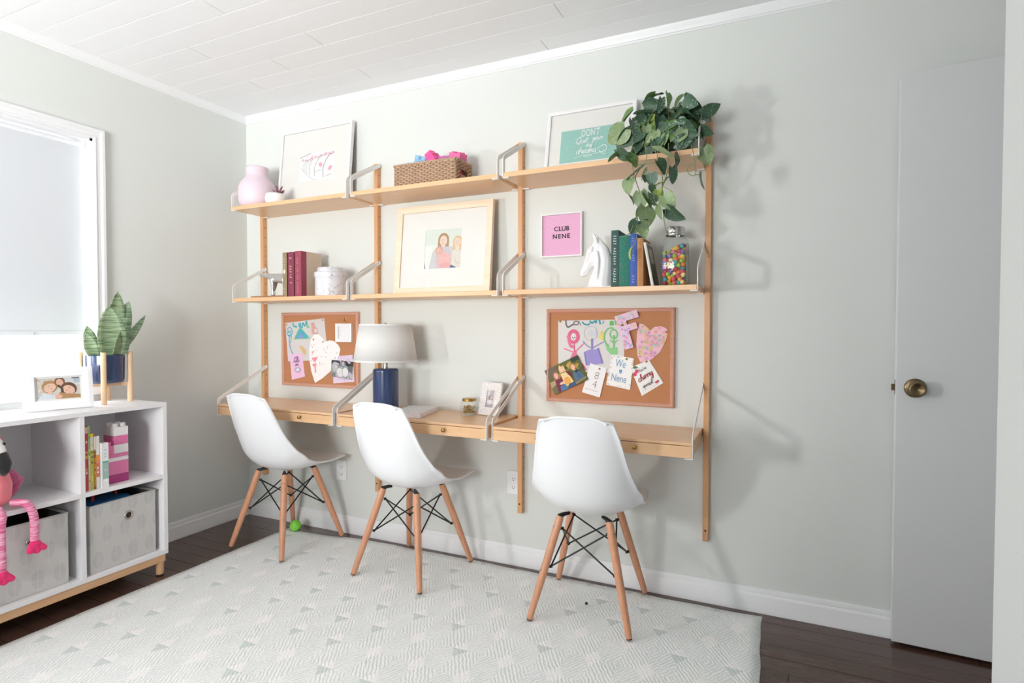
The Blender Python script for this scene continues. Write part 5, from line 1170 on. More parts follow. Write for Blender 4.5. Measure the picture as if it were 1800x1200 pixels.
for i, (ax, ay, az, bx, by, bz, w, tone) in enumerate(POTHOS):
    a, b = Vector((ax, ay, az)), Vector((bx, by, bz)); d = b - a; ln = d.length; d.normalize()
    key = (i % 5, tone)
    if key not in mkey:
        me = LEAVES[i % 5].copy(); me.materials.clear(); me.materials.append(LM[tone]); mkey[key] = me
    out = Vector((.15 * rr.uniform(-1, 1), -1, .45 + .2 * rr.uniform(-1, 1)))
    nrm = (out - d * out.dot(d)).normalized()
    # narrow leaves are seen edge-on: roll them about their own axis
    roll = math.acos(max(.38, min(1, w))) * rr.choice((-1, 1)); nrm = (Matrix.Rotation(roll, 3, d) @ nrm).normalized()
    xax = d.cross(nrm); sc = ln * 1.12; wd = sc * (1.15 if w >= .7 else .95)
    o = link(bpy.data.objects.new('leaf', mkey[key]), pl)
    o.matrix_local = Matrix(((xax.x * wd, d.x * sc, nrm.x * sc, a.x - P0.x), (xax.y * wd, d.y * sc, nrm.y * sc, a.y - P0.y), (xax.z * wd, d.z * sc, nrm.z * sc, a.z - P0.z), (0, 0, 0, 1)))
# leaves on the far side and in the heart of the clump
for i in range(64):
    th = rr.uniform(0, 2 * PI); el = rr.uniform(-.25, 1.25); R_ = rr.uniform(.055, .115)
    a = Vector((.0 + R_ * 1.05 * math.cos(th) * math.cos(el), R_ * .72 * math.sin(th) * math.cos(el), .128 + R_ * .95 * math.sin(el)))
    d = (Vector((a.x, a.y, (a.z - .12) * .4 - .05)) + Vector((rr.uniform(-.04, .04), rr.uniform(-.04, .04), rr.uniform(-.04, .03)))).normalized()
    if a.y + P0.y > -.055: continue
    nrm = (Vector((a.x, a.y - .05, .14)) + Vector((rr.uniform(-.1, .1), rr.uniform(-.1, .1), 0))); nrm = (nrm - d * nrm.dot(d)).normalized(); xax = d.cross(nrm); sc = rr.uniform(.045, .070)
    tone = rr.choice('DDDDMMS'); key = (i % 5, tone)
    if key not in mkey:
        me = LEAVES[i % 5].copy(); me.materials.clear(); me.materials.append(LM[tone]); mkey[key] = me
    if (a + d * sc).y + P0.y > -.01: continue
    o = link(bpy.data.objects.new('leaf', mkey[key]), pl)
    o.matrix_local = Matrix(((xax.x * sc, d.x * sc, nrm.x * sc, a.x), (xax.y * sc, d.y * sc, nrm.y * sc, a.y), (xax.z * sc, d.z * sc, nrm.z * sc, a.z), (0, 0, 0, 1)))
for i in range(46):
    a = Vector((rr.uniform(-.105, .095), rr.uniform(-.112, -.078), rr.uniform(.035, .125))); d = Vector((rr.uniform(-.6, .6), rr.uniform(-.35, .0), rr.uniform(-1, -.2))).normalized()
    nrm = Vector((rr.uniform(-.3, .3), -1, rr.uniform(.1, .7))); nrm = (nrm - d * nrm.dot(d)).normalized(); xax = d.cross(nrm); sc = rr.uniform(.036, .056)
    if (a + d * sc).z < .004: continue
    tone = rr.choice('DDDMMMPS'); key = (i % 5, tone)
    if key not in mkey:
        me = LEAVES[i % 5].copy(); me.materials.clear(); me.materials.append(LM[tone]); mkey[key] = me
    o = link(bpy.data.objects.new('leaf', mkey[key]), pl)
    o.matrix_local = Matrix(((xax.x * sc, d.x * sc, nrm.x * sc, a.x), (xax.y * sc, d.y * sc, nrm.y * sc, a.y), (xax.z * sc, d.z * sc, nrm.z * sc, a.z), (0, 0, 0, 1)))
VM = mat('vine_green', '#7b8f58', .5, var=.2, vscale=30)
for v in VINES:
    pts = catmull([Vector(p) - P0 for p in v], 5); obj('vine', MB().tube(pts, .0017, 6), VM, pl, True)
for i in range(12):
    th = 2 * PI * i / 12; r = rr.uniform(.07, .11)
    pts = catmull([Vector((.02 * math.cos(th), .02 * math.sin(th), .085)), Vector((.6 * r * math.cos(th), .45 * r * math.sin(th), .15 + rr.uniform(0, .05))), Vector((r * math.cos(th), .7 * r * math.sin(th), .14 + rr.uniform(-.03, .06)))], 5)
    obj('vine', MB().tube(pts, .0016, 6), VM, pl, True)

# ==================================================================== THINGS ON THE DESKS
# --- table lamp
t = thing('table_lamp', 'table lamp with navy ribbed ceramic base and white linen shade on middle desk', 'lamp', (1.176, -.176, TD + EPS))
nvy, nt, p = new_mat('navy_glaze'); tc = N(nt, 'ShaderNodeTexCoord'); mp = N(nt, 'ShaderNodeMapping'); mp.inputs['Scale'].default_value = (40, 40, 4); L(nt, tc.outputs['Object'], mp.inputs[0])
nz = N(nt, 'ShaderNodeTexNoise'); nz.inputs['Scale'].default_value = 1.5; nz.inputs['Detail'].default_value = 4; L(nt, mp.outputs[0], nz.inputs['Vector'])
L(nt, MIX(nt, nz.outputs[0], H('#16213f'), H('#3c5284')), p.inputs['Base Color']); p.inputs['Roughness'].default_value = .22; p.inputs['Coat Weight'].default_value = .3
prof = [(0, 0), (.056, 0), (.0615, .004)]
for i in range(34):
    z = .006 + i * .0058; prof += [(.0630, z), (.0638, z + .0029)]
prof += [(.0630, .206), (.0615, .211), (.056, .2145), (.020, .216), (0, .216)]
obj('lamp_base', MB().lathe(prof, 48), nvy, t, True)
obj('lamp_neck', MB().lathe([(.013, .215), (.013, .221), (.0105, .223), (.0105, .238), (.014, .240), (.014, .262), (.010, .266), (0, .266)], 24), M['nickel'], t, auto=35)
mb = MB()
for s in (-1, 1): mb.tube(catmull([Vector((s * .010, 0, .24)), Vector((s * .045, 0, .285)), Vector((s * .045, 0, .36)), Vector((0, 0, .415))], 5), .0013, 6)
obj('harp', mb, M['nickel'], t, True)
obj('bulb', MB().lathe([(0, .345), (.014, .341), (.026, .325), (.029, .308), (.024, .290), (.014, .276), (.012, .262)], 24), mat('frosted_bulb', '#f4f2ee', .4), t, True)
sh = obj('lamp_shade', MB().lathe([(.158, .2520), (.1285, .4355)], 56), M['lamp_cloth'], t, True); d = sh.modifiers.new('solid', 'SOLIDIFY'); d.thickness = .002
obj('shade_trim', MB().lathe([(.1588, .2515), (.1594, .2515), (.1580, .2600), (.1574, .2600), (.1588, .2515)], 56), M['lamp_cloth'], sh)
obj('shade_trim', MB().lathe([(.1301, .4280), (.1307, .4280), (.1295, .4362), (.1289, .4362), (.1301, .4280)], 56), M['lamp_cloth'], sh)
mb = MB()
for i in range(3): a = 2 * PI * i / 3; mb.tube([(0, 0, .430), (.127 * math.cos(a), .127 * math.sin(a), .430)], .0012, 6)
obj('spider', mb, M['nickel'], sh); obj('finial', MB().lathe([(.004, .414), (.004, .426), (.0075, .432), (.008, .438), (.004, .443), (0, .444)], 16), M['nickel'], t, True)
# --- white patterned keepsake box / pad
t = thing('desk_pad', 'thick white pad with rows of grey marks lying on middle desk beside lamp', 'notepad', (1.360, -.192, TD + EPS)); t.rotation_euler = (0, 0, R(14))
obj('pad_body', MB().box((-.075, -.125, 0), (.075, .125, .021)), mat('lilac_white', '#efeaf3', .6), t, bevel=.0015)
obj('top_sheet', MB().box((-.0755, -.1255, .0212), (.0755, .1255, .0226)), M['paper'], t)
k = Ink()
for i in range(6):
    for j in range(5):
        x, z = -.0625 + .025 * i, -.105 + .052 * j
        k.rect(x - .0085, z - .0075, x + .0085, z + .0075, '#c9c6cc').rect(x - .0065, z - .006, x + .0065, z + .001, '#dedbe0')
o = obj('printed_marks', k.mesh('print'), M['print'], t, loc=(0, 0, .0228), rot=(-PI / 2, 0, 0)); o['kind'] = 'stuff'
# --- little jar of gold clips
t = thing('small_jar', 'small glass jar with gold lid holding gold clips on the middle desk', 'jar', (1.610, -.098, TD + EPS))
hexr = lambda r: [(r * math.cos(2 * PI * (k + .5) / 8), r * math.sin(2 * PI * (k + .5) / 8)) for k in range(8)]
obj('jar_glass', loft(MB(), [(hexr(.042), 0), (hexr(.044), .003), (hexr(.044), .052), (hexr(.040), .058), (hexr(.031), .064), (hexr(.031), .069)]), M['glass'], t, auto=30)
obj('lid', MB().lathe([(.0325, .066), (.0335, .067), (.0335, .077), (.0315, .0795), (0, .080)], 32), M['brass'], t, auto=35)
mb = MB(); rr = random.Random(9)
for i in range(110):
    c = Vector((rr.uniform(-.023, .023), rr.uniform(-.023, .023), rr.uniform(.008, .040))); a = rr.uniform(0, PI); d = Vector((math.cos(a), math.sin(a), rr.uniform(-.6, .6))).normalized() * .009; e = Vector((-d.y, d.x, 0)) * .3
    mb.tube([c - d, c + d, c + d + e, c - d + e], .0011, 5)
o = obj('gold_clips', mb, mat('gold_wire', '#dcbf86', .35, metal=.8), loc=(1.610, -.098, TD + EPS + .0012)); tag(o, 'tangle of gold paper clips inside the small jar', 'paper clips', kind='stuff')

# ==================================================================== FLOOR BITS
t = obj('toy_ball', MB().sph((0, 0, 0), .031, 24, 16), mat('lime_plastic', '#86d649', .35), loc=(.512, -.128, .0377), smooth=True); tag(t, 'lime green toy ball on the rug corner behind the leftmost chair', 'ball')
t = obj('loose_bead', MB().sph((0, 0, 0), (.0062, .0062, .0058), 16, 10), M['black_metal'], loc=(2.252, -.257, .0126), smooth=True); tag(t, 'tiny black bead lying on the rug under the right chair', 'bead')

# ==================================================================== LOW BOOKCASE
BXF, BYR, BZ0, BZ1, TH = .386, -.779, .097, .802, .019      # front plane, right end, bottom, top, board
CW = (.345)                                                    # pitch of the columns
NC = 3; BYL = BYR - TH - CW * NC
bc = thing('bookcase', 'low white open cube bookcase on light wood base under the window', 'bookcase', (.02, (BYR + BYL) / 2, 0))
def bpart(name, mb, m, **k): return obj(name, mb, m, bc, loc=(-.02, -(BYR + BYL) / 2, 0), **k)
WL = M['white_lacquer']
bpart('top_panel', MB().box((.022, BYL, BZ1 - TH), (BXF, BYR, BZ1)), WL, bevel=.0015)
bpart('bottom_panel', MB().box((.022, BYL, BZ0), (BXF, BYR, BZ0 + TH)), WL, bevel=.0015)
for y in (BYR - TH, BYL): bpart('side_panel', MB().box((.022, y, BZ0 + TH), (BXF, y + TH, BZ1 - TH)), WL, bevel=.001)
for i in range(1, NC):
    y = BYR - TH - CW * i; bpart('divider', MB().box((.026, y, BZ0 + TH), (BXF - .002, y + TH, BZ1 - TH)), WL, bevel=.001)
SZ = .450
for i in range(NC):
    y1 = BYR - TH - CW * i; bpart('cube_shelf', MB().box((.026, y1 - CW + TH, SZ), (BXF - .002, y1, SZ + TH)), WL, bevel=.001)
bpart('back_panel', MB().box((.022, BYL + .004, BZ0 + .004), (.026, BYR - .004, BZ1 - .004)), WL)
bs = bpart('base_rail', MB().box((BXF - .040, BYL + .012, .062), (BXF - .006, BYR - .010, BZ0)), M['pine_y'], bevel=.002)
bpart('base_rail', MB().box((.035, BYL + .012, .062), (.069, BYR - .010, BZ0)), M['pine_y'], bevel=.002)
for x in (BXF - .023, .052):
    for y in (BYR - .027, BYL + .029):
        lg = bpart('leg', MB().cyl((x, y, .006), (x, y, .066), .0165, .0170, 20), M['pine_y'], auto=40)
        obj('foot_pad', MB().cyl((x, y, 0.0004), (x, y, .006), .0155, n=18), M['black_metal'], lg)
# --- fabric bins
fb, nt, p = new_mat('grey_leaf_fabric'); tc = N(nt, 'ShaderNodeTexCoord'); mp = N(nt, 'ShaderNodeMapping'); mp.inputs['Scale'].default_value = (1, 13.5, 9.5); L(nt, tc.outputs['Object'], mp.inputs[0])
sx = N(nt, 'ShaderNodeSeparateXYZ'); L(nt, mp.outputs[0], sx.inputs[0])
row = MATH(nt, 'FLOOR', sx.outputs[2]); off = MATH(nt, 'MULTIPLY', MATH(nt, 'MODULO', MATH(nt, 'ABSOLUTE', row), 2.0), .5)
fy = MATH(nt, 'SUBTRACT', MATH(nt, 'FRACT', MATH(nt, 'ADD', sx.outputs[1], off)), .5); fz = MATH(nt, 'SUBTRACT', MATH(nt, 'FRACT', sx.outputs[2]), .5)
wdt = MATH(nt, 'MULTIPLY', MATH(nt, 'SUBTRACT', .5, fz), .42)
leaf = MATH(nt, 'MULTIPLY', MATH(nt, 'LESS_THAN', MATH(nt, 'ADD', MATH(nt, 'MULTIPLY', fy, fy), MATH(nt, 'MULTIPLY', MATH(nt, 'MULTIPLY', fz, fz), .75)), .085), 1.0)
stem = MATH(nt, 'LESS_THAN', MATH(nt, 'ABSOLUTE', fy), .018)
ng = N(nt, 'ShaderNodeTexNoise'); ng.inputs['Scale'].default_value = 45; ng.inputs['Detail'].default_value = 5; L(nt, tc.outputs['Object'], ng.inputs['Vector'])
wv = N(nt, 'ShaderNodeTexNoise'); wv.inputs['Scale'].default_value = 1; mp2 = N(nt, 'ShaderNodeMapping'); mp2.inputs['Scale'].default_value = (60, 500, 60); L(nt, tc.outputs['Object'], mp2.inputs[0]); L(nt, mp2.outputs[0], wv.inputs['Vector'])
kk = MATH(nt, 'MULTIPLY', leaf, MATH(nt, 'MULTIPLY', ng.outputs[0], .55))
c_ = MIX(nt, kk, H('#cfccca'), H('#a9a9aa')); c_ = MIX(nt, MATH(nt, 'MULTIPLY', stem, .5), c_, H('#dcdad8')); c_ = MIX(nt, MATH(nt, 'MULTIPLY', wv.outputs[0], .22), c_, H('#9f9d9c'))
L(nt, c_, p.inputs['Base Color']); p.inputs['Roughness'].default_value = .9
DARKF = mat('bin_lining', '#4f4e4d', .95)
def bin_(label, y0, y1, yaw=0.0, dx=0.0, tall=.285):
    w = (y1 - y0) / 2; t = thing('storage_bin', label, 'storage bin', (.210 + dx, (y0 + y1) / 2, BZ0 + TH + EPS), yaw, 'grey fabric bins in the bookcase')
    h = tall; d = .150; e = .004
    fr = obj('front_panel', MB().box((d - e, -w, 0), (d, w, h)), fb, t, bevel=.0015)
    obj('back_panel', MB().box((-d, -w, 0), (-d + e, w, h)), fb, t, bevel=.0015)
    for s in (-1, 1): obj('side_panel', MB().box((-d + e, s * w - (e if s > 0 else 0), 0), (d - e, s * w + (e if s < 0 else 0), h)), fb, t, bevel=.001)
    obj('bin_floor', MB().box((-d + e, -w + e, 0), (d - e, w - e, e)), DARKF, t)
    obj('lining', MB().box((-d + e, -w + e, e), (-d + e + .001, w - e, h - .006)).box((d - e - .001, -w + e, e), (d - e, w - e, h - .006)).box((-d + e, -w + e, e), (d - e, -w + e + .001, h - .006)).box((-d + e, w - e - .001, e), (d - e, w - e, h - .006)), DARKF, t)
    tr = MB(); z0, z1 = h - .005, h + .0012
    tr.box((d - e - .0014, -w - .001, z0), (d + .0012, w + .001, z1)).box((-d - .001, -w - .001, z0), (-d + e + .001, w + .001, z1)).box((-d, -w - .001, z0), (d, -w + e + .001, z1)).box((-d, w - e - .001, z0), (d, w + .001, z1))
    obj('rim_binding', tr, mat('bin_binding', '#b9b7b4', .9), t)
    gm = MB().lathe([(.0125, .0), (.0125, .003), (.015, .0042), (.019, .003), (.0195, 0)], 28)
    g = obj('grommet', gm, M['nickel'], fr, True, loc=(d + .0004, .018, h * .72), rot=(0, PI / 2, 0))
    obj('grommet_hole', MB().cyl((0, 0, .0002), (0, 0, .001), .0128, n=24), M['dark'], g)
    return t
b2 = bin_('grey leaf patterned fabric bin under the books and brick tower', -1.112, -.826, R(3), .004)
b1 = bin_("grey leaf patterned fabric bin under the plush flamingo's feet", -1.461, -1.176, R(-.6), -.002)
# things peeping out of the right-hand bin
t = thing('toy_case', 'blue toy case with red carrying handle inside the right fabric bin', 'toy', (.262, -.985, .262), R(15))
obj('case_body', MB().box((-.06, -.09, -.10), (.06, .09, .135)), mat('blue_toy', '#1f6aa8', .4), t, bevel=.02, seg=3)
obj('handle', MB().tube(catmull([Vector((0, -.06, .13)), Vector((0, -.05, .165)), Vector((0, .0, .178)), Vector((0, .05, .165)), Vector((0, .06, .13))], 5), .006, 8), mat('red_toy', '#c8353a', .4), t, True)
# --- thin books standing at left of the right-hand cube
SH = SZ + TH + EPS; GP = 'thin books in the bookcase cube'
def flatbook(label, y0, y1, h, cols, xf=.360, d=.20, cat='book', name='picture_book'):
    w = y1 - y0; t = thing(name, label, cat, (xf, (y0 + y1) / 2, SH), 0, GP)
    obj('pages', MB().box((-d + .003, -w / 2 + .0012, .003), (-.002, w / 2 - .0012, h - .003)), M['page'], t)
    m = mat('cover_' + cols[0], cols[0], .45)
    obj('cover', MB().box((-d, -w / 2, 0), (0, -w / 2 + .0013, h)).box((-d, w / 2 - .0013, 0), (0, w / 2, h)), m, t)
    obj('spine', MB().box((-.0015, -w / 2, 0), (.0006, w / 2, h)), m, t)
    k = Ink(); rr = random.Random(int(h * 1e5))
    for a, b, c in cols[1]: k.rect(-w / 2 + .0004, h * a, w / 2 - .0004, h * b, c)
    for i in range(6):
        z = rr.uniform(.1, .85) * h; k.rect(-w * .22, z, w * .2, z + h * .035, rr.choice(cols[2]))
    obj('spine_print', k.mesh('print'), M['print'], t, loc=(.0008, 0, 0), rot=(0, 0, PI / 2))
flatbook('thin dark teal picture book, first at left against the cube divider', -1.1195, -1.1125, .268, ('#2b4548', [(.0, .12, '#1d2f33'), (.62, .75, '#3f7a70')], ['#6fae94', '#b9c7b0']))
flatbook('thin red picture book, second from the cube divider', -1.1120, -1.1005, .266, ('#c4404f', [(.9, 1, '#e7b7b0'), (.5, .62, '#e0a23e')], ['#f0d9cf', '#8a2533', '#d98a3c']))
flatbook('thin green topped picture book, third from the cube divider', -1.1000, -1.0925, .268, ('#a9b87c', [(0, .55, '#d8d3b0'), (.8, 1, '#9cc07a')], ['#efeee0', '#6f8a4a']))
flatbook('thin yellow and white picture book with black lettering', -1.0920, -1.0795, .236, ('#c9c255', [(.70, .94, '#e9e9e4'), (.94, 1, '#f3cf3c')], ['#4c4a35', '#e9e36f', '#6b6a3c']))
flatbook('thin brown and gold picture book, left of the orange one', -1.0790, -1.0705, .222, ('#8a5a33', [(.05, .6, '#d0923f'), (.75, 1, '#efe4d2')], ['#e8b458', '#5f3a20']))
flatbook('white picture book with an orange flame band on its spine', -1.0700, -1.0570, .222, ('#ece3df', [(.22, .64, '#dd7440'), (.52, .64, '#f09a3f')], ['#f3efe9', '#d9b6ae']))
flatbook('thick white book with a grey-green band, standing forward beside tower', -1.0555, -1.0310, .190, ('#e9e8ea', [(.20, .60, '#9dbcb6'), (.56, .60, '#5fa397')], ['#f4f4f4', '#c9cdd0']), .378, .16)
# --- tower of large toy bricks
TY0, TY1, TX0, TX1 = -1.0135, -.9245, .262, .338
def big(label, ya, yb, z0, z1, col, studs=()):
    t = thing('building_brick', label, 'toy brick', ((TX0 + TX1) / 2, (ya + yb) / 2, z0), 0, 'large bricks stacked in a tower')
    m = bpy.data.materials.get('big_' + col) or mat('big_' + col, col, .38)
    w, d = (yb - ya) / 2, (TX1 - TX0) / 2
    obj('brick_body', MB().box((-d, -w, .0003), (d, w, z1 - z0)), m, t, bevel=.0016)
    for sy in studs:
        for sx_ in (-d * .5, d * .5):
            obj('stud', MB().lathe([(0, .0155), (.0105, .0155), (.0125, .0135), (.0128, 0)], 20), m, t, True, loc=(sx_, sy - (ya + yb) / 2, z1 - z0))
z = SH; F1, F2 = -.9848, TY1
big('magenta brick at the bottom of the brick tower', TY0, TY1, z, z + .036, '#b23d82')
big('wide pink brick second from the bottom of the brick tower', TY0, TY1, z + .036, z + .094, '#e57fae')
big('thin white brick between two pink ones in the brick tower', TY0, TY1, z + .094, z + .1115, '#efe6ea')
big('thin pink brick above the thin white one in the brick tower', TY0, TY1, z + .1115, z + .128, '#e57fae')
big('narrow pink brick with studs on the left step of the tower', TY0, F1 - .0006, z + .128, z + .165, '#e37aaa', (-.999,))
big('white brick halfway up the brick tower, under a pink one', F1, F2, z + .128, z + .166, '#efe9eb')
big('pink brick just under the topmost white brick of the tower', F1 - .0002, F2, z + .166, z + .204, '#e376a8')
big('topmost white brick with round studs on the brick tower', F1, F2, z + .204, z + .243, '#f0ebec', (-.9700, -.9390))
# --- plush flamingo sitting on the shelf edge
fl_ = thing('plush_flamingo', 'pink plush flamingo with black beak sitting on the left cube shelf', 'soft toy', (.334, -1.404, SH))
CORAL = mat('coral_plush', '#ee7f8b', .95, sheen=.4, bump=.4, bscale=300, bdist=.002); HOT = mat('hot_pink_felt', '#e5286f', .9, sheen=.3, bump=.3, bscale=400); FUZ = mat('fuzzy_pink', '#cf5f8f', 1.0, sheen=.5, var=.3, vscale=160, bump=1.0, bscale=220, bdist=.006)
mb = MB(); chain(mb, [(.0, 0, .060, .052, 1.0), (.002, 0, .090, .053, 1.0), (-.002, 0, .130, .045), (-.008, 0, .160, .034)]); obj('body', blob('flamingo_body', mb, .005, 6), CORAL, fl_)
mb = MB(); chain(mb, [(-.012, 0, .150, .030), (-.028, -.008, .195, .026), (-.020, -.014, .236, .029), (.010, -.014, .252, .038)]); obj('head', blob('flamingo_head', mb, .004, 6), CORAL, fl_)
mb = MB(); chain(mb, [(.028, -.013, .244, .033), (.046, -.010, .222, .029)]); obj('face_patch', blob('face_patch', mb, .004, 4), mat('white_plush', '#f1eeee', .95, bump=.3), fl_)
mb = MB(); chain(mb, [(.052, -.006, .204, .030), (.064, .000, .182, .027), (.064, .004, .160, .019), (.058, .005, .143, .010)]); obj('beak', blob('beak', mb, .0035, 5), mat('black_felt', '#1b1b1f', .9, sheen=.3), fl_)
for s in (-1, 1): obj('eye', MB().sph((.050, -.012 + s * .0225, .252), .0055, 14, 10), M['black_metal'], fl_, True)
for s in (-1, 1):
    mb = MB(); yy = (lambda v: s * v) if s > 0 else (lambda v: -v * .42); xx = 0 if s > 0 else .030
    chain(mb, [(-.004 + xx, yy(.044), .135, .017), (-.006 + xx, yy(.060), .112, .021), (-.008 + xx, yy(.074), .092, .018), (-.010 + xx, yy(.064), .064, .016), (-.008 + xx, yy(.052), .044, .010)]); mb.sph((-.006 + xx, yy(.086), .096), .011, 10, 8); obj('wing', blob('wing', mb, .004, 1), FUZ, fl_)
# tail tuft behind, legs hanging over the shelf edge
mb = MB(); chain(mb, [(-.060, 0, .060, .022), (-.084, 0, .072, .016), (-.092, .01, .086, .010)]); obj('tail', blob('tail', mb, .004, 1), FUZ, fl_)
sm_, nt, p = new_mat('striped_leg'); tc = N(nt, 'ShaderNodeTexCoord'); wvt = N(nt, 'ShaderNodeTexNoise'); mp3 = N(nt, 'ShaderNodeMapping'); mp3.inputs['Scale'].default_value = (25, 25, 260); L(nt, tc.outputs['Object'], mp3.inputs[0]); wvt.inputs['Scale'].default_value = 1; L(nt, mp3.outputs[0], wvt.inputs['Vector'])
rm = N(nt, 'ShaderNodeMapRange'); rm.inputs[1].default_value = .4; rm.inputs[2].default_value = .6; L(nt, wvt.outputs[0], rm.inputs[0]); L(nt, MIX(nt, rm.outputs[0], H('#d9608f'), H('#f2b5cc')), p.inputs['Base Color']); p.inputs['Roughness'].default_value = .95
for s, drop, out in ((1, .155, .078), (-1, .235, .0)):
    hipy = s * .032; ky = out if s > 0 else -.012
    pts = [Vector((.034, hipy, .024)), Vector((.046, hipy + (ky - hipy) * .4, .023)), Vector((.062, hipy + (ky - hipy) * .8, .018)), Vector((.0710, ky + .004, -.010)), Vector((.0715, ky + .012 * (s > 0), -.050)), Vector((.0715, ky + .012 * (s > 0), -drop + .02))]
    obj('leg', MB().tube(catmull(pts, 6), .0140, 12), sm_, fl_, True)
    mb = MB(); fx, fy_, fz_ = .0745, ky + .012 * (s > 0), -drop
    mb.sph((fx, fy_, fz_ + .014), (.018, .019, .018)); 
    for dy in (-.020, .002, .024): chain(mb, [(fx, fy_ + dy * .4, fz_ + .008, .014), (fx + .008, fy_ + dy, fz_ - .012 + abs(dy) * .25, .012)])
    obj('foot', blob('foot', mb, .0035, 4), HOT, fl_)

# ==================================================================== ON TOP OF THE BOOKCASE
BT = BZ1 + EPS
k = Ink(); k.rect(-.0745, -.0445, .0745, .0445, '#d9d2cb').rect(-.0745, -.0445, -.02, .0445, '#d8cfc4').rect(.02, .012, .0745, .0445, '#e2e0e2').rect(.052, .022, .0745, .040, '#b9c5d4').rect(.045, .040, .072, .0445, '#4d5560')
for i in range(30): k.ell(random.uniform(-.07, -.03), random.uniform(-.04, .04), .007, .004, random.choice(('#d9b88f', '#c7d0d6', '#e6dcd0', '#c99f76')), random.random() * 3)
face(k, -.030, .006, .021, '#b98a5a', '#efc4ac', 1.0, -1.0); face(k, .004, .026, .015, '#7d553b', '#eab69c', 1.0, .3); face(k, .034, -.006, .022, '#6f4731', '#f0c2aa', 1.0, .9)
k.poly([(-.010, -.0445), (.004, -.016), (.022, -.022), (.0745, -.030), (.0745, -.0445)], '#b98f5f').ell(-.002, -.034, .014, .009, '#ecb79f').poly([(-.0745, -.0445), (-.05, -.018), (-.014, -.028), (-.010, -.0445)], '#dfe5ea').line([(-.002, .012), (.010, .0), (.012, -.016)], .009, '#5b3f31')
pt = picture('framed_photo', 'wide white framed photo of children lying down, on top of the bookcase', .236, .176, .038, .020, M['white_plastic'], (.204, -1.124, BT), (R(-9), 0, R(74)), k, inner=(-.074, -.044, .074, .044), ridge=True)
obj('easel_leg', MB().prism([(0.002, .13), (0.002, .140), (.078, .032), (.072, .030)], -.03, .03, 'x'), WL, pt)
# --- wooden stand with navy pot and snake plant
st = thing('plant_stand', 'light wood four legged plant stand on the bookcase near the window', 'plant stand', (.146, -.906, BT), R(11))
hw = .066
for i in range(4):
    a = PI / 4 + PI / 2 * i; x, y = 1.1 * .1 * math.cos(a) * 1.0, 1.1 * .1 * math.sin(a)
    x, y = math.copysign(hw, x), math.copysign(hw, y)
    obj('leg', MB().cyl((x, y, 0), (x, y, .234), .0112, n=16), M['pine'], st, bevel=.001)
obj('cross_bar', MB().box((-hw, -.008, .076), (hw, .008, .092), Matrix.Rotation(PI / 4, 4, 'Z') @ Matrix.Diagonal((1.414, 1, 1, 1))), M['pine'], st)
obj('cross_bar', MB().box((-hw, -.008, .0765), (hw, .008, .0915), Matrix.Rotation(-PI / 4, 4, 'Z') @ Matrix.Diagonal((1.414, 1, 1, 1))), M['pine'], st)
sp = thing('snake_plant', 'snake plant in a ribbed navy pot standing in the wooden plant stand', 'plant', (.146, -.906, BT + .0927))
prof = [(0, 0), (.064, 0), (.069, .003), (.0715, .012)] + [(.0725, .02), (.0735, .060), (.0745, .125), (.074, .1285), (.071, .1285), (.070, .120), (.069, .112), (0, .112)]
mb = MB(); n = 64; rings = []
for r_0, z_ in prof: rings.append([mb.bm.verts.new(((r_0 * (1 + (.012 * math.cos(k * 2 * PI / 64 * 32) if .01 < z_ < .126 and r_0 > .07 else 0))) * math.cos(2 * PI * k / n), (r_0 * (1 + (.012 * math.cos(k * 2 * PI / 64 * 32) if .01 < z_ < .126 and r_0 > .07 else 0))) * math.sin(2 * PI * k / n), z_)) for k in range(n)])
for a, b in zip(rings, rings[1:]):
    for k_ in range(n): mb.bm.faces.new((a[k_], a[(k_ + 1) % n], b[(k_ + 1) % n], b[k_]))
obj('pot', mb, nvy, sp, True)
obj('soil', MB().lathe([(.0685, .108), (.05, .113), (0, .116)], 24), mat('soil', '#3a2e26', .95, bump=.8, bscale=200, bdist=.004), sp)
SNK, nt, p = new_mat('snake_leaf'); tc = N(nt, 'ShaderNodeTexCoord'); mp = N(nt, 'ShaderNodeMapping'); mp.inputs['Scale'].default_value = (14, 14, 150); L(nt, tc.outputs['Object'], mp.inputs[0])
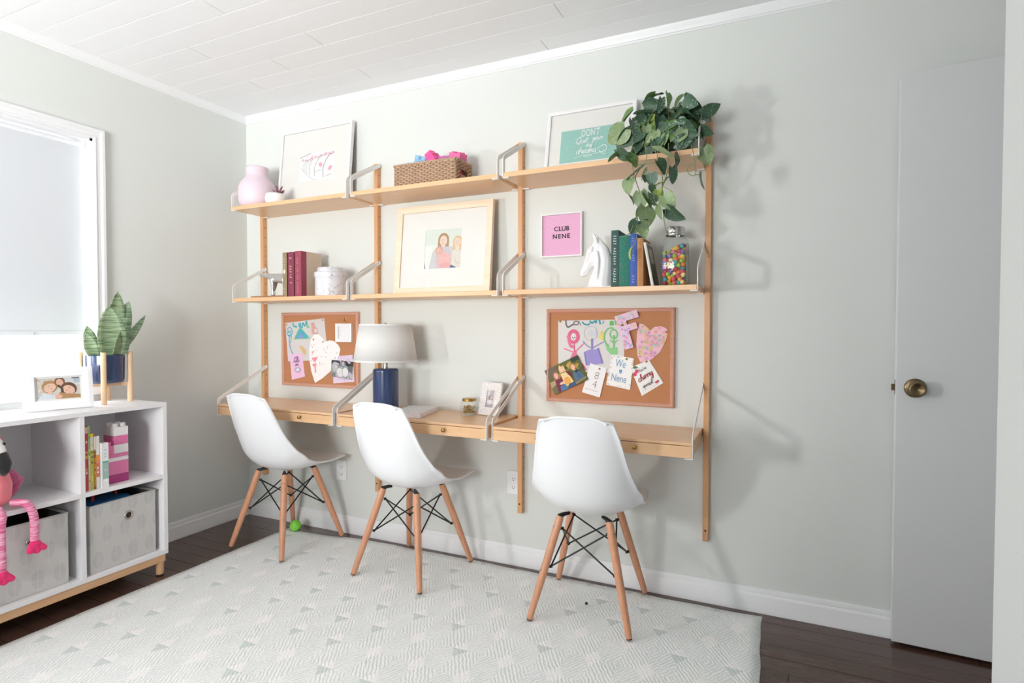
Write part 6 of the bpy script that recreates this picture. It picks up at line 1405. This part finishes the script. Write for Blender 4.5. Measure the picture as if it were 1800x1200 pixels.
nz = N(nt, 'ShaderNodeTexNoise'); nz.inputs['Scale'].default_value = 1.0; nz.inputs['Detail'].default_value = 5; L(nt, mp.outputs[0], nz.inputs['Vector'])
mr = N(nt, 'ShaderNodeMapRange'); mr.inputs[1].default_value = .36; mr.inputs[2].default_value = .64; L(nt, nz.outputs[0], mr.inputs[0])
L(nt, MIX(nt, mr.outputs[0], H('#5d7a58'), H('#a5b592')), p.inputs['Base Color']); p.inputs['Roughness'].default_value = .4
def sleaf(base, tip, w, face_dir, bow=0.0, side=0.0, n=14):
    """thick pointed blade from base to tip, widest a third of the way up, folded a little along its middle"""
    base, tip = Vector(base), Vector(tip); ax = tip - base; nrm = Vector(face_dir); nrm = (nrm - ax.normalized() * nrm.dot(ax.normalized())).normalized(); xa = ax.normalized().cross(nrm)
    def f(u, v):
        s = 2 * u - 1; ww = w * (math.sin(PI * (v * .80 + .20) ** 1.15) ** .75 if v < .999 else 0.01) * (1 if v > .04 else .9)
        return base + ax * v + nrm * (bow * math.sin(PI * v * .9) + ww * .38 * s * s) + xa * (side * v * v + s * ww)
    me = MB().grid(f, 6, n).mesh('leaf', True); return me
LV = [((.030, .010, .110), (.052, -.012, .352), .046, (1, -.35, 0), .012, 0), ((-.010, .026, .110), (-.010, .064, .424), .038, (1, -.1, 0), .0, 0), ((.006, .040, .110), (-.004, .112, .378), .034, (.9, -.9, 0), .01, 0), ((.012, .040, .115), (.004, .182, .315), .022, (.3, -.6, .9), -.012, 0),
      ((.050, .014, .110), (.066, .034, .246), .030, (1, .2, 0), .012, 0), ((.010, -.046, .112), (.010, -.086, .232), .022, (1, -.6, 0), .006, 0), ((-.006, .044, .112), (-.006, .070, .190), .024, (1, .5, 0), .0, 0), ((-.020, -.036, .112), (-.022, -.064, .262), .024, (1, -.5, 0), .0, 0), ((-.030, .016, .112), (-.044, .020, .330), .034, (1, .2, 0), 0, 0)]
for a, b, w, fd, bow, sd in LV:
    o = obj('leaf', sleaf(a, b, w * 1.22, fd, bow, sd), SNK, sp); q = o.modifiers.new('solid', 'SOLIDIFY'); q.thickness = .0028
